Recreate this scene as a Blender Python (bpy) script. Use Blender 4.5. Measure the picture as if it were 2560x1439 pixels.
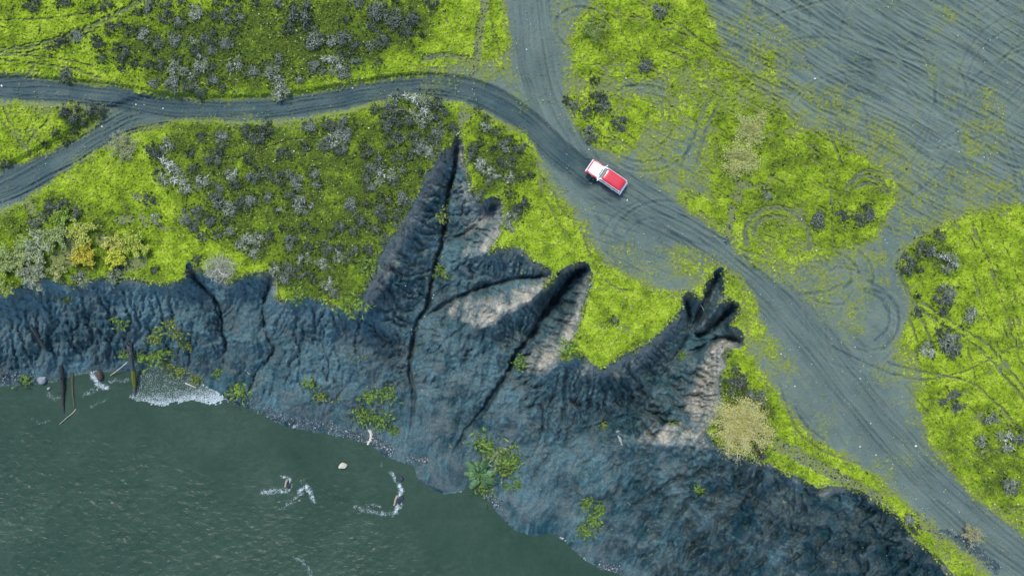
import bpy, bmesh, math, random, time
import numpy as np
from mathutils import Vector, Matrix
T0 = time.time()
for o in list(bpy.data.objects): bpy.data.objects.remove(o)
SC = bpy.context.scene
COL = SC.collection
R = math.radians

# ------------------------------------------------------------------ camera, sky, sun, exposure
S = 0.048            # metres per photo pixel on the plateau (z = 0), from the car's length
CX, CY = 1280.0, 719.5
HC = 81.9            # camera height above the plateau, 24 mm equivalent lens
ZW = -13.0           # river level
cam = bpy.data.objects.new('camera', bpy.data.cameras.new('camera'))
COL.objects.link(cam)
cam.location = (0, 0, HC)
cam.rotation_euler = (0, 0, 0)
cam.data.sensor_width = 36
cam.data.lens = 18.0 * HC / (CX * S)
cam.data.clip_end = 2000
SC.camera = cam

SUN_EL, SUN_AZ = R(62), R(-20)          # azimuth from image-up (+Y), towards +X
sd = Vector((math.sin(SUN_AZ) * math.cos(SUN_EL), math.cos(SUN_AZ) * math.cos(SUN_EL), math.sin(SUN_EL)))
w = bpy.data.worlds.new('World'); SC.world = w; w.use_nodes = True
nt = w.node_tree
sky = nt.nodes.new('ShaderNodeTexSky'); sky.sky_type = 'NISHITA'; sky.sun_disc = False
sky.sun_elevation = SUN_EL; sky.sun_rotation = SUN_AZ
sky.air_density = 1.0; sky.dust_density = 1.2; sky.ozone_density = 1.0
nt.links.new(sky.outputs[0], nt.nodes['Background'].inputs[0])
nt.nodes['Background'].inputs[1].default_value = 0.15
sun = bpy.data.objects.new('sun', bpy.data.lights.new('sun', 'SUN')); COL.objects.link(sun)
sun.data.energy = 1.6; sun.data.angle = R(9); sun.data.color = (1.0, 0.94, 0.84)
sun.rotation_euler = sd.to_track_quat('Z', 'Y').to_euler()
sun.location = (0, 0, 60)
SC.view_settings.view_transform = 'Standard'; SC.view_settings.look = 'None'
SC.view_settings.gamma = 1; SC.view_settings.exposure = 0.92
SC.render.resolution_x, SC.render.resolution_y = 1024, 575

# ------------------------------------------------------------------ noise and raster helpers
_tabs = {}
def _tab(seed):
    if seed not in _tabs:
        r = np.random.RandomState(seed)
        p = r.permutation(256); a = r.rand(256) * 2 * np.pi
        _tabs[seed] = (np.concatenate([p, p]).astype(np.int32), np.cos(a).astype(np.float32), np.sin(a).astype(np.float32))
    return _tabs[seed]
def _perlin1(x, y, seed):
    p, gx, gy = _tab(seed)
    fx = np.floor(x); fy = np.floor(y)
    xi = fx.astype(np.int32) & 255; yi = fy.astype(np.int32) & 255
    x = x - fx; y = y - fy
    u = x * x * x * (x * (x * 6 - 15) + 10); v = y * y * y * (y * (y * 6 - 15) + 10)
    x1 = (xi + 1) & 255; y1 = (yi + 1) & 255; p0 = p[xi]; p1 = p[x1]
    h = p[p0 + yi]; a = gx[h] * x + gy[h] * y
    h = p[p1 + yi]; b = gx[h] * (x - 1) + gy[h] * y
    h = p[p0 + y1]; c = gx[h] * x + gy[h] * (y - 1)
    h = p[p1 + y1]; d = gx[h] * (x - 1) + gy[h] * (y - 1)
    ab = a + u * (b - a); return (ab + v * (c + u * (d - c) - ab)) * np.float32(1.5)
def perlin(x, y, seed=0):
    x, y = np.broadcast_arrays(np.asarray(x, np.float32), np.asarray(y, np.float32))
    if x.size < 40000: return _perlin1(x, y, seed)
    sh = x.shape; x = x.ravel(); y = y.ravel(); out = np.empty(x.size, np.float32)
    for k in range(0, x.size, 16384): out[k:k + 16384] = _perlin1(x[k:k + 16384], y[k:k + 16384], seed)
    return out.reshape(sh)
def fbm(x, y, oct=4, seed=0, gain=.5):
    s = 0; a = 1; n = 0
    for k in range(oct):
        s = s + a * perlin(x * 2 ** k + 17.3 * k, y * 2 ** k - 9.1 * k, seed + k); n += a; a *= gain
    return s / n
def ridged(x, y, oct=4, seed=0):
    s = 0; a = 1; n = 0
    for k in range(oct):
        s = s + a * (1 - np.abs(perlin(x * 2 ** k + 5.7 * k, y * 2 ** k + 3.3 * k, seed + k)) * 1.6); n += a; a *= .55
    return s / n
def facet(x, y, seed):
    """broken blocks: every cell is a tilted plane with its own height, sharp at the joints; also the distance to the joint"""
    sh = x.shape; x = x.ravel().astype(np.float32); y = y.ravel().astype(np.float32); out = np.empty(x.size, np.float32); ed = np.empty(x.size, np.float32)
    r = np.random.RandomState(seed); p = r.permutation(256); p = np.concatenate([p, p]).astype(np.int32); T = r.rand(5, 256).astype(np.float32)
    for k in range(0, x.size, 16384):
        X = x[k:k + 16384]; Y = y[k:k + 16384]; xi = np.floor(X).astype(np.int32); yi = np.floor(Y).astype(np.int32)
        best = np.full(X.shape, 9, np.float32); sec = best.copy(); val = np.zeros_like(X)
        for dx in (-1, 0, 1):
            for dy in (-1, 0, 1):
                h = p[p[(xi + dx) & 255] + ((yi + dy) & 255)]
                ax = X - (xi + dx + T[0][h]); ay = Y - (yi + dy + T[1][h]); d = ax * ax + ay * ay
                c = d < best; sec = np.where(c, best, np.minimum(sec, d)); best = np.where(c, d, best)
                val = np.where(c, (T[2][h] - .5) * 1.6 * ax + (T[3][h] - .5) * 1.6 * ay + (T[4][h] - .5), val)
        out[k:k + 16384] = val; ed[k:k + 16384] = np.sqrt(sec) - np.sqrt(best)
    return out.reshape(sh), ed.reshape(sh)
def sstep(a, b, x):
    t = np.clip((x - a) / (b - a), 0, 1); return t * t * (3 - 2 * t)
def inpoly(x, y, poly):
    ins = np.zeros(x.shape, bool); n = len(poly)
    for i in range(n):
        x0, y0 = poly[i]; x1, y1 = poly[(i + 1) % n]
        if y0 == y1: continue
        m = (y > min(y0, y1)) & (y <= max(y0, y1))
        if not m.any(): continue
        xs = x0 + (y[m] - y0) * (x1 - x0) / (y1 - y0)
        ins[m] ^= (x[m] < xs)
    return ins
GRID = {}          # shape -> the axes of a regular pixel grid, so that a line only visits its own window
def linedist(x, y, pts, reach):
    """distance, arc length, signed offset and segment position to a polyline, within reach (else big)"""
    if x.shape in GRID:
        ax, ay = GRID[x.shape]; m = reach + 28
        X_ = [p[0] for p in pts]; Y_ = [p[1] for p in pts]
        i0, i1 = np.searchsorted(ax, (min(X_) - m, max(X_) + m)); j0, j1 = np.searchsorted(ay, (min(Y_) - m, max(Y_) + m))
        out = [np.full(x.shape, 1e4, np.float32)] + [np.zeros(x.shape, np.float32) for _ in range(3)]
        if i1 > i0 and j1 > j0:
            for o, v in zip(out, _linedist(x[j0:j1, i0:i1], y[j0:j1, i0:i1], pts, reach)): o[j0:j1, i0:i1] = v
        return out
    return _linedist(x, y, pts, reach)
def _linedist(x, y, pts, reach):
    D = np.full(x.shape, 1e4, np.float32); U = np.zeros(x.shape, np.float32); V = np.zeros(x.shape, np.float32); A = np.zeros(x.shape, np.float32)
    s = 0
    for i in range(len(pts) - 1):
        x0, y0 = pts[i][:2]; x1, y1 = pts[i + 1][:2]
        L = math.hypot(x1 - x0, y1 - y0)
        if L < 1e-6: continue
        m = np.nonzero((x > min(x0, x1) - reach) & (x < max(x0, x1) + reach) & (y > min(y0, y1) - reach) & (y < max(y0, y1) + reach))
        if len(m[0]):
            dx, dy = (x1 - x0) / L, (y1 - y0) / L
            ax = x[m] - x0; ay = y[m] - y0
            t = np.clip(ax * dx + ay * dy, 0, L)
            ex = ax - t * dx; ey = ay - t * dy
            d = np.sqrt(ex * ex + ey * ey); c = d < D[m]
            ii = tuple(q[c] for q in m)
            D[ii] = d[c]; U[ii] = s + t[c]; V[ii] = np.sign(-ax[c] * dy + ay[c] * dx) * d[c]; A[ii] = i + t[c] / L
        s += L
    return D, U, V, A
def smooth_line(pts, it=2):
    p = [tuple(map(float, q)) for q in pts]
    for _ in range(it):
        q = [p[0]]
        for a, b in zip(p[:-1], p[1:]):
            q.append(tuple(.75 * i + .25 * j for i, j in zip(a, b))); q.append(tuple(.25 * i + .75 * j for i, j in zip(a, b)))
        q.append(p[-1]); p = q
    return p
def blur(a, r):
    for _ in range(2):
        for ax in (0, 1):
            k = 2 * r + 1
            p = np.pad(a, [(r + 1, r) if i == ax else (0, 0) for i in (0, 1)], mode='edge')
            c = np.cumsum(p, axis=ax, dtype=np.float64)
            a = (np.take(c, range(k, c.shape[ax]), ax) - np.take(c, range(0, c.shape[ax] - k), ax)) / k
    return a.astype(np.float32)

# ------------------------------------------------------------------ outlines traced from the photograph (photo pixels)
EDGE = [(-2600,790),(-900,770),(-300,750),(-80,748),(0,735),(50,712),(110,690),(150,700),(175,712),(215,702),(255,690),(285,700),(340,692),(390,712),(440,703),(464,690),(463,668),(470,657),(490,668),
 (540,690),(572,708),(600,692),(640,681),(676,682),(690,700),(690,740),(712,752),(750,742),(800,745),(850,770),(870,780),(890,755),(925,695),(945,640),(955,625),
 (960,605),(990,575),(1010,550),(1015,530),(1045,480),(1065,430),(1100,380),(1125,365),(1138,336),(1150,336),(1160,370),(1165,420),(1180,460),(1187,492),(1205,502),
 (1225,490),(1245,490),(1258,510),(1258,545),(1252,580),(1240,605),(1222,628),(1228,632),(1240,622),(1262,615),(1300,620),(1325,640),(1350,660),(1372,672),(1379,684),(1372,700),(1357,718),
 (1374,708),(1394,681),(1421,663),(1441,655),(1465,655),(1476,668),(1480,685),(1478,715),(1471,739),(1460,769),(1453,799),(1441,829),(1428,856),(1411,876),(1401,897),
 (1421,895),(1445,886),(1465,893),(1482,913),(1502,922),(1522,910),(1542,895),(1572,880),(1612,860),(1650,833),(1670,806),(1690,789),(1703,772),(1704,749),(1708,733),(1720,729),(1737,734),(1749,749),
 (1757,741),(1760,715),(1772,695),(1784,682),(1794,668),(1807,671),(1812,685),(1809,708),(1812,729),(1807,745),(1797,760),(1811,752),(1826,747),(1844,755),(1849,769),(1846,786),(1834,799),(1824,813),(1841,817),
 (1855,829),(1860,846),(1859,863),(1851,870),(1831,868),(1816,873),(1812,890),(1821,910),(1806,927),(1799,957),(1807,981),(1809,1001),(1799,1029),(1776,1057),(1768,1077),
 (1780,1097),(1801,1118),(1821,1126),(1877,1146),(1921,1154),(1950,1174),(2006,1198),(2054,1224),(2070,1214),(2108,1216),(2151,1226),(2187,1250),(2227,1277),(2255,1299),
 (2263,1319),(2288,1347),(2324,1379),(2352,1403),(2384,1435),(2480,1525),(2640,1660),(3000,1960),(3800,2500),(5400,3400)]
PLATEAU = EDGE + [(5400,-3000),(-2600,-3000)]
SHORE = [(-2600,1010),(-900,985),(-300,972),(0,960),(60,957),(90,955),(130,945),(200,930),(240,925),(330,922),(370,915),(430,925),(480,945),(540,975),(567,997),(610,1010),(660,1030),(700,1055),(760,1070),
 (830,1080),(890,1095),(925,1105),(955,1130),(990,1145),(1035,1157),(1042,1185),(1065,1212),(1110,1230),(1150,1225),(1172,1208),(1200,1225),(1225,1250),(1250,1285),(1290,1320),(1340,1335),
 (1375,1325),(1410,1345),(1450,1385),(1490,1410),(1540,1425),(1600,1455),(1760,1560),(2100,1780),(3000,2400),(5400,3900)]
RIVER = SHORE + [(5400,6000),(-2600,6000)]
CHAN = {   # gully floors: (x, y, z)
 'A': [(1143,350,-1.2),(1138,420,-3.4),(1120,490,-5),(1112,560,-6.4),(1106,610,-7.2),(1092,650,-7.9),(1082,690,-8.5),(1075,730,-9),(1070,772,-9.5),(1051,792,-9.8),(1038,823,-10.2),(1030,866,-10.7),(1023,913,-11.2),(1028,957,-11.8),(1035,975,-12),(1032,1050,-12.4),(1020,1125,-12.8)],
 'A2': [(1245,505,-2.8),(1215,540,-4.2),(1180,570,-5.3),(1150,590,-6.3),(1110,610,-7.2)],
 'B': [(1368,688,-2.6),(1330,692,-4),(1283,695,-5.2),(1253,706,-6.2),(1203,718,-7.2),(1176,730,-7.8),(1146,742,-8.4),(1112,759,-9.1),(1085,779,-9.5),(1058,792,-9.8)],
 'C': [(1469,668,-3.2),(1441,683,-5),(1418,708,-6.3),(1401,735,-7.1),(1377,762,-7.9),(1354,792,-8.5),(1337,833,-9.2),(1317,856,-9.6),(1289,886,-10),(1275,925,-10.4),(1244,969,-10.9),(1212,1021,-11.4),(1180,1061,-11.8),(1156,1097,-12.2),(1128,1138,-12.7)],
 'D1': [(1714,744,-3),(1722,775,-5),(1723,805,-6),(1720,835,-6.8)],
 'D2': [(1796,680,-2.6),(1785,712,-4.2),(1765,745,-5.2),(1748,785,-6),(1728,830,-6.8)],
 'D3': [(1838,762,-3.4),(1815,785,-5),(1790,812,-5.8),(1762,835,-6.4),(1735,838,-6.8)],
 'D4': [(1852,852,-3.4),(1828,846,-4.6),(1800,842,-5.4),(1780,852,-6),(1755,868,-6.9),(1715,885,-7.6)],
 'D': [(1728,830,-6.8),(1705,870,-7.7),(1675,915,-8.5),(1639,969,-9.4),(1614,1009,-9.9),(1575,1035,-10.3),(1534,1049,-10.7),(1453,1077,-11.2),(1385,1125,-11.8),(1340,1180,-12.2),(1310,1250,-12.7)],
 'E': [(469,668,-2.2),(487,695,-3.8),(514,722,-5),(537,748,-6),(551,772,-6.6),(554,799,-7.3),(558,836,-8.4),(568,853,-9),(561,883,-10.2),(558,917,-11.5)],
 'F': [(676,690,-2.6),(673,722,-4.4),(658,755,-5.4),(655,789,-6.4),(665,829,-7.5),(675,856,-8.3),(689,872,-9),(665,905,-10),(640,950,-11.2)],
 'G': [(205,775,-5),(190,760,-4),(175,745,-3)],
 'H': [(1745,1180,-5.5),(1700,1160,-6.5),(1650,1130,-8)],
}
RIDGE = [
 [(1362,718,-.5),(1335,742,-1.6),(1300,762,-2.6),(1260,780,-3.6),(1232,800,-5),(1205,815,-7)],
 [(1222,628,-.4),(1195,640,-2.2),(1160,645,-4.2),(1135,660,-6.2)],
 [(1330,735,-2.6),(1270,745,-4),(1200,762,-5.6),(1140,778,-7.4)],
 [(1404,897,-1),(1388,915,-2.4),(1372,930,-4),(1350,945,-6.5)],
 [(1797,761,-.4),(1780,785,-2.4),(1760,805,-3.6),(1742,824,-5.2)],
 [(1752,748,-.4),(1742,768,-3),(1734,800,-5.2)],
 [(1502,924,-1.4),(1495,950,-3.2),(1480,980,-6),(1440,1000,-8)],
 [(1813,875,-.5),(1785,872,-2.2),(1765,890,-3.6),(1748,930,-4.6),(1728,965,-5.4),(1716,1000,-5.8),(1722,1040,-5.2),(1745,1072,-3.4),(1770,1080,-1.2)],
 [(1785,1100,-1),(1740,1112,-3.2),(1680,1112,-5),(1630,1108,-6.4),(1590,1098,-7.8),(1545,1080,-9)],
 [(-600,800,-5.2),(-100,796,-5.2),(0,790,-5.2),(77,776,-5),(101,786,-5),(155,784,-5),(215,772,-4.6),(322,774,-4.6),(376,779,-4.8),(437,799,-5.2),(477,823,-5.8),(524,836,-6.4)],
 [(585,848,-6.6),(640,856,-6.8)],
 [(710,868,-7),(760,865,-7),(830,850,-6.8),(900,835,-6.8),(950,848,-7.4)],
 [(1550,1085,-8.8),(1580,1120,-8),(1640,1170,-7.6),(1700,1235,-7.2),(1780,1307,-7),(1861,1359,-6.8),(1913,1379,-6.6),(2000,1440,-6.6),(2200,1580,-6.6),(2600,1850,-6.6)],
 [(1941,1230,-2.6),(1990,1226,-2.4),(2042,1234,-2.6),(2122,1262,-2.8),(2200,1310,-3)],
 [(1100,820,-7.6),(1130,880,-8.8),(1150,940,-9.8),(1140,1000,-10.6)],
 [(1010,560,-1.5),(975,640,-2.6),(930,740,-3.6),(885,800,-4.6)],
]

# ------------------------------------------------------------------ relief of the bank: smooth sheet through the traced outlines and floors
def warp(x, y):
    return (x + 5 * fbm(x / 42, y / 42, 3, 11) + 2.2 * perlin(x / 9, y / 9, 15), y + 5 * fbm(x / 42, y / 42, 3, 21) + 2.2 * perlin(x / 9, y / 9, 25))
GX0, GY0, GW, GH = -900.0, 300.0, 4400.0, 2000.0
def laplace():
    z = None
    for cell in (32, 16, 8, 4):
        nx, ny = int(GW / cell) + 1, int(GH / cell) + 1
        xs = GX0 + np.arange(nx) * cell; ys = GY0 + np.arange(ny) * cell
        X, Y = np.meshgrid(xs, ys)
        fix = np.zeros((ny, nx), bool); val = np.zeros((ny, nx), np.float32)
        for line in RIDGE + list(CHAN.values()):
            for a, b in zip(line[:-1], line[1:]):
                n = int(max(abs(a[0] - b[0]), abs(a[1] - b[1])) / cell * 1.5) + 2
                t = np.linspace(0, 1, n)
                ii = np.rint((a[0] + (b[0] - a[0]) * t - GX0) / cell).astype(int); jj = np.rint((a[1] + (b[1] - a[1]) * t - GY0) / cell).astype(int)
                ok = (ii >= 0) & (ii < nx) & (jj >= 0) & (jj < ny)
                fix[jj[ok], ii[ok]] = True; val[jj[ok], ii[ok]] = (a[2] + (b[2] - a[2]) * t)[ok]
        pl = inpoly(X, Y, PLATEAU); rv = inpoly(X, Y, RIVER)
        fix |= pl | rv; val[pl] = 0; val[rv] = ZW
        if z is None: z = np.where(fix, val, -6).astype(np.float32)
        else:
            oy = np.clip((ys - GY0) / (2 * cell), 0, z.shape[0] - 1.001); ox = np.clip((xs - GX0) / (2 * cell), 0, z.shape[1] - 1.001)
            j = oy.astype(int); i = ox.astype(int); fy = (oy - j)[:, None]; fx = (ox - i)[None]
            j2 = np.minimum(j + 1, z.shape[0] - 1); i2 = np.minimum(i + 1, z.shape[1] - 1)
            z = (z[np.ix_(j, i)] * (1 - fy) * (1 - fx) + z[np.ix_(j2, i)] * fy * (1 - fx) + z[np.ix_(j, i2)] * (1 - fy) * fx + z[np.ix_(j2, i2)] * fy * fx).astype(np.float32)
        z = np.where(fix, val, z)
        for it in range(140 if cell < 32 else 400):
            p = np.pad(z, 1, mode='edge')
            q = .25 * (p[:-2, 1:-1] + p[2:, 1:-1] + p[1:-1, :-2] + p[1:-1, 2:])
            z = np.where(fix, val, q)
    return z
ZL = laplace(); CELL = 4.0
def ras(A, x, y, x0=GX0, y0=GY0, cell=CELL):
    ox = np.clip((x - x0) / cell, 0, A.shape[1] - 1.001); oy = np.clip((y - y0) / cell, 0, A.shape[0] - 1.001)
    i = ox.astype(np.int32); j = oy.astype(np.int32); fx = (ox - i).astype(np.float32); fy = (oy - j).astype(np.float32)
    return A[j, i] * (1 - fx) * (1 - fy) + A[j, i + 1] * fx * (1 - fy) + A[j + 1, i] * (1 - fx) * fy + A[j + 1, i + 1] * fx * fy

# rain-cut rills: water is routed down the bank and cuts where it gathers
EX0, EY0, ECELL = -260.0, 318.0, 3.0
def erode():
    nx, ny = int(3000 / ECELL), int(1220 / ECELL)
    X, Y = np.meshgrid(EX0 + np.arange(nx) * ECELL, EY0 + np.arange(ny) * ECELL)
    X = X.astype(np.float32); Y = Y.astype(np.float32)
    pl = inpoly(X, Y, PLATEAU); rvm = inpoly(X, Y, RIVER)
    act = ~(pl | rvm); act[0] = act[-1] = False; act[:, 0] = act[:, -1] = False
    z0 = ras(ZL, X, Y)
    z = z0 + np.where(act, 1.1 * fbm(X / 60, Y / 60, 5, 601, .62) + .9 * (ridged(X / 95, Y / 80, 4, 607) - .6), 0) * sstep(.1, 2, -z0) * sstep(0, 1.5, z0 - ZW)
    z = np.where(rvm, ZW - .2, z).astype(np.float64)
    off = [-nx - 1, -nx, -nx + 1, -1, 1, nx - 1, nx, nx + 1]; dist = np.array([1.414, 1, 1.414, 1, 1, 1.414, 1, 1.414]) * ECELL * S
    ids = np.nonzero(act.ravel())[0]; offs = np.array(off)
    nb = ids[:, None] + offs[None]
    area = np.ones(nx * ny)
    for it in range(12):
        zf = z.ravel(); zn = zf[nb]
        zn = np.where(pl.ravel()[nb], 1e3, zn)
        sl = (zf[ids][:, None] - zn) / dist; k = sl.argmax(1); ok = sl[np.arange(len(ids)), k] > 1e-5
        rec = np.where(ok, nb[np.arange(len(ids)), k], ids); dd = dist[k]
        order = np.argsort(-zf[ids]); oid = ids[order].tolist(); orc = rec[order].tolist()
        A = [1.0] * (nx * ny)
        for a, b in zip(oid, orc):
            if a != b: A[b] += A[a]
        area = np.array(A)
        F = (.095 * np.minimum(area[ids], 1500) ** .5 / (dd * 6))[order].tolist(); zl_ = zf.tolist()
        for a, b, f in zip(oid[::-1], orc[::-1], F[::-1]):
            if a != b:
                zb = zl_[b]
                if zl_[a] > zb: zl_[a] = (zl_[a] + f * zb) / (1 + f)
        z = np.array(zl_).reshape(ny, nx)
        p = np.pad(z, 1, mode='edge'); z = np.where(act, z + .016 * (p[:-2, 1:-1] + p[2:, 1:-1] + p[1:-1, :-2] + p[1:-1, 2:] - 4 * z), z)
    dz = np.where(act, z - z0, 0).astype(np.float32)
    return np.clip(dz, -3.2, 1.2), (np.log(area.reshape(ny, nx)) * act).astype(np.float32)
ERO, FLOWA = erode()
print('erosion', round(time.time() - T0, 1))

# ------------------------------------------------------------------ what covers the plateau: moss density, painted as outlines
MX0, MY0, MCELL = -1100.0, -700.0, 5.0
mx, my = np.meshgrid(MX0 + np.arange(int(4900 / MCELL)) * MCELL, MY0 + np.arange(int(3000 / MCELL)) * MCELL)
ROAD_W = [(-1100,225),(-300,222),(0,222),(100,224),(200,234),(300,245),(400,265),(500,272),(600,274),(700,269),(800,254),(900,235),(1000,218),(1090,216),(1180,230),(1260,265),(1330,320),(1400,390),(1470,440)]
ROAD_E = [(1470,440),(1600,515),(1700,565),(1780,612),(1850,665),(1930,735),(2000,810),(2060,885),(2130,975),(2200,1060),(2290,1160),(2380,1250),(2480,1335),(2560,1395),(2800,1560),(3400,1950)]
ROAD_N = [(1330,-700),(1330,-200),(1320,0),(1330,80),(1340,170),(1370,270),(1420,370),(1480,450)]
ROAD_S = [(-1100,780),(-300,560),(0,475),(90,430),(180,385),(260,335),(330,295),(420,285)]
POLY = [   # (moss density, outline)
 (.05, [(1250,-700),(1252,0),(1268,60),(1276,110),(1262,160),(1200,190),(1250,230),(1310,330),(1345,390),(1368,440),(1425,505),(1470,555),(1485,615),(1510,660),(1560,690),(1620,720),(1690,732),(1740,730),(1800,660),(1850,690),(1905,770),(1850,800),(1866,880),(1900,920),(1960,1010),(2010,1080),(2110,1140),(2200,1195),(2290,1285),(2400,1375),(2500,1460),(3400,2050),(3400,1800),(2560,1330),(2460,1250),(2380,1160),(2330,1090),(2290,1010),(2240,910),(2250,850),(2285,780),(2265,720),(2250,650),(2300,590),(2400,545),(2560,515),(3800,480),(3800,-700),(1755,-700),(1755,0),(1785,60),(1792,110),(1830,160),(1900,200),(1960,260),(2000,320),(2080,340),(2150,390),(2225,440),(2235,490),(2205,570),(2160,610),(2080,630),(2050,690),(1990,715),(1930,680),(1870,620),(1800,580),(1700,510),(1620,440),(1580,385),(1500,375),(1450,330),(1415,260),(1400,225),(1430,130),(1440,50),(1490,-5),(1480,-700)]),
 (.22, [(1380,0),(1500,0),(1440,60),(1430,130),(1440,200),(1400,225),(1360,140)]),
 (.42, [(1200,150),(1280,120),(1290,200),(1220,205),(1010,170),(1050,150)]),
 (.42, [(1560,380),(1620,290),(1700,270),(1760,330),(1750,400),(1780,480),(1700,500),(1620,440)]),
 (.62, [(1400,200),(1480,180),(1760,190),(1760,240),(1600,250),(1560,260),(1500,232),(1410,245)]),
 (.25, [(1395,212),(1560,208),(1760,212),(1760,236),(1600,240),(1480,232),(1400,238)]),
 (.55, [(1640,150),(1800,165),(1900,215),(1960,265),(1900,300),(1760,262),(1660,235)]),
 (.45, [(1740,300),(1790,290),(1775,420),(1800,520),(1770,500),(1745,400)]),
 (.95, [(1413,250),(1450,238),(1510,238),(1552,252),(1600,300),(1592,340),(1550,365),(1510,376),(1482,350),(1462,312),(1440,280)]),
 (.6, [(1600,250),(1700,230),(1740,240),(1735,290),(1680,320),(1620,320)]),
 (.5, [(1660,620),(1700,600),(1790,640),(1800,668),(1770,690),(1740,720),(1690,690),(1670,660)]),
 (.62, [(1815,690),(1850,710),(1905,800),(1960,880),(1990,960),(1960,930),(1900,870),(1865,830),(1850,780),(1815,745)]),
 (.5, [(1800,560),(1860,600),(1930,680),(2000,720),(2080,740),(2100,800),(2050,800),(1980,740),(1900,690),(1830,640)]),
 (.35, [(1900,650),(2050,620),(2110,700),(2090,800),(2150,790),(2160,840),(2060,820),(1980,740)]),
 (.66, [(1850,530),(1950,510),(2020,560),(2030,640),(1960,680),(1890,620)]),
 (.3, [(1800,60),(1960,40),(1960,130),(1930,200),(1920,260),(1880,190),(1830,150)]),
 (.75, [(1905,130),(1940,125),(1945,190),(1960,230),(1935,230),(1915,190)]),
 (.34, [(1960,200),(2080,220),(2250,330),(2330,420),(2260,460),(2100,350),(2000,310)]),
 (.3, [(2240,430),(2400,420),(2560,440),(2560,515),(2400,540),(2280,590),(2230,560)]),
 (.3, [(2070,640),(2200,590),(2240,650),(2210,720),(2120,740)]),
 (.42, [(2200,860),(2260,850),(2330,960),(2300,1000),(2250,950)]),
 (.72, [(2310,1090),(2340,1085),(2400,1150),(2480,1230),(2560,1290),(2700,1400),(2700,1500),(2540,1320),(2440,1250),(2350,1150)]),
 (.55, [(1340,390),(1368,440),(1425,505),(1470,555),(1500,640),(1460,600),(1400,520),(1350,460)]),
 (.3, [(1480,610),(1560,600),(1640,650),(1680,700),(1600,710),(1520,660)]),
 (.5, [(0,262),(110,262),(280,270),(290,285),(250,310),(200,300),(100,290),(0,285)]),
 (.06, [(-1100,185),(-300,183),(0,183),(100,190),(200,205),(300,214),(400,238),(500,245),(600,247),(700,241),(800,226),(900,206),(1000,193),(1090,190),(1180,198),(1280,230),(1300,340),(1240,302),(1180,270),(1110,250),(1040,241),(960,252),(880,268),(800,288),(720,299),(600,303),(480,301),(380,294),(290,270),(200,260),(100,257),(0,250),(-300,250),(-1100,255)]),
 (.05, [(-1100,700),(-300,500),(0,415),(60,405),(130,375),(200,340),(250,310),(290,283),(340,283),(420,298),(350,328),(290,350),(230,390),(150,440),(80,490),(0,535),(-300,620),(-1100,860)]),
 (.4, [(330,300),(420,300),(470,306),(390,330),(320,345),(260,372),(300,340)]),
 (.55, [(20,310),(70,300),(110,340),(70,380),(30,350)]),
 (.35, [(560,303),(720,300),(880,268),(960,252),(900,275),(820,298),(720,312),(600,315)]),
 (.6, [(2300,1290),(2420,1380),(2500,1460),(2440,1460),(2330,1370)]),
]
MD = np.full(mx.shape, .96, np.float32)
for v, poly in POLY: MD[inpoly(mx, my, poly)] = v
MD = blur(MD, 3)
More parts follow.
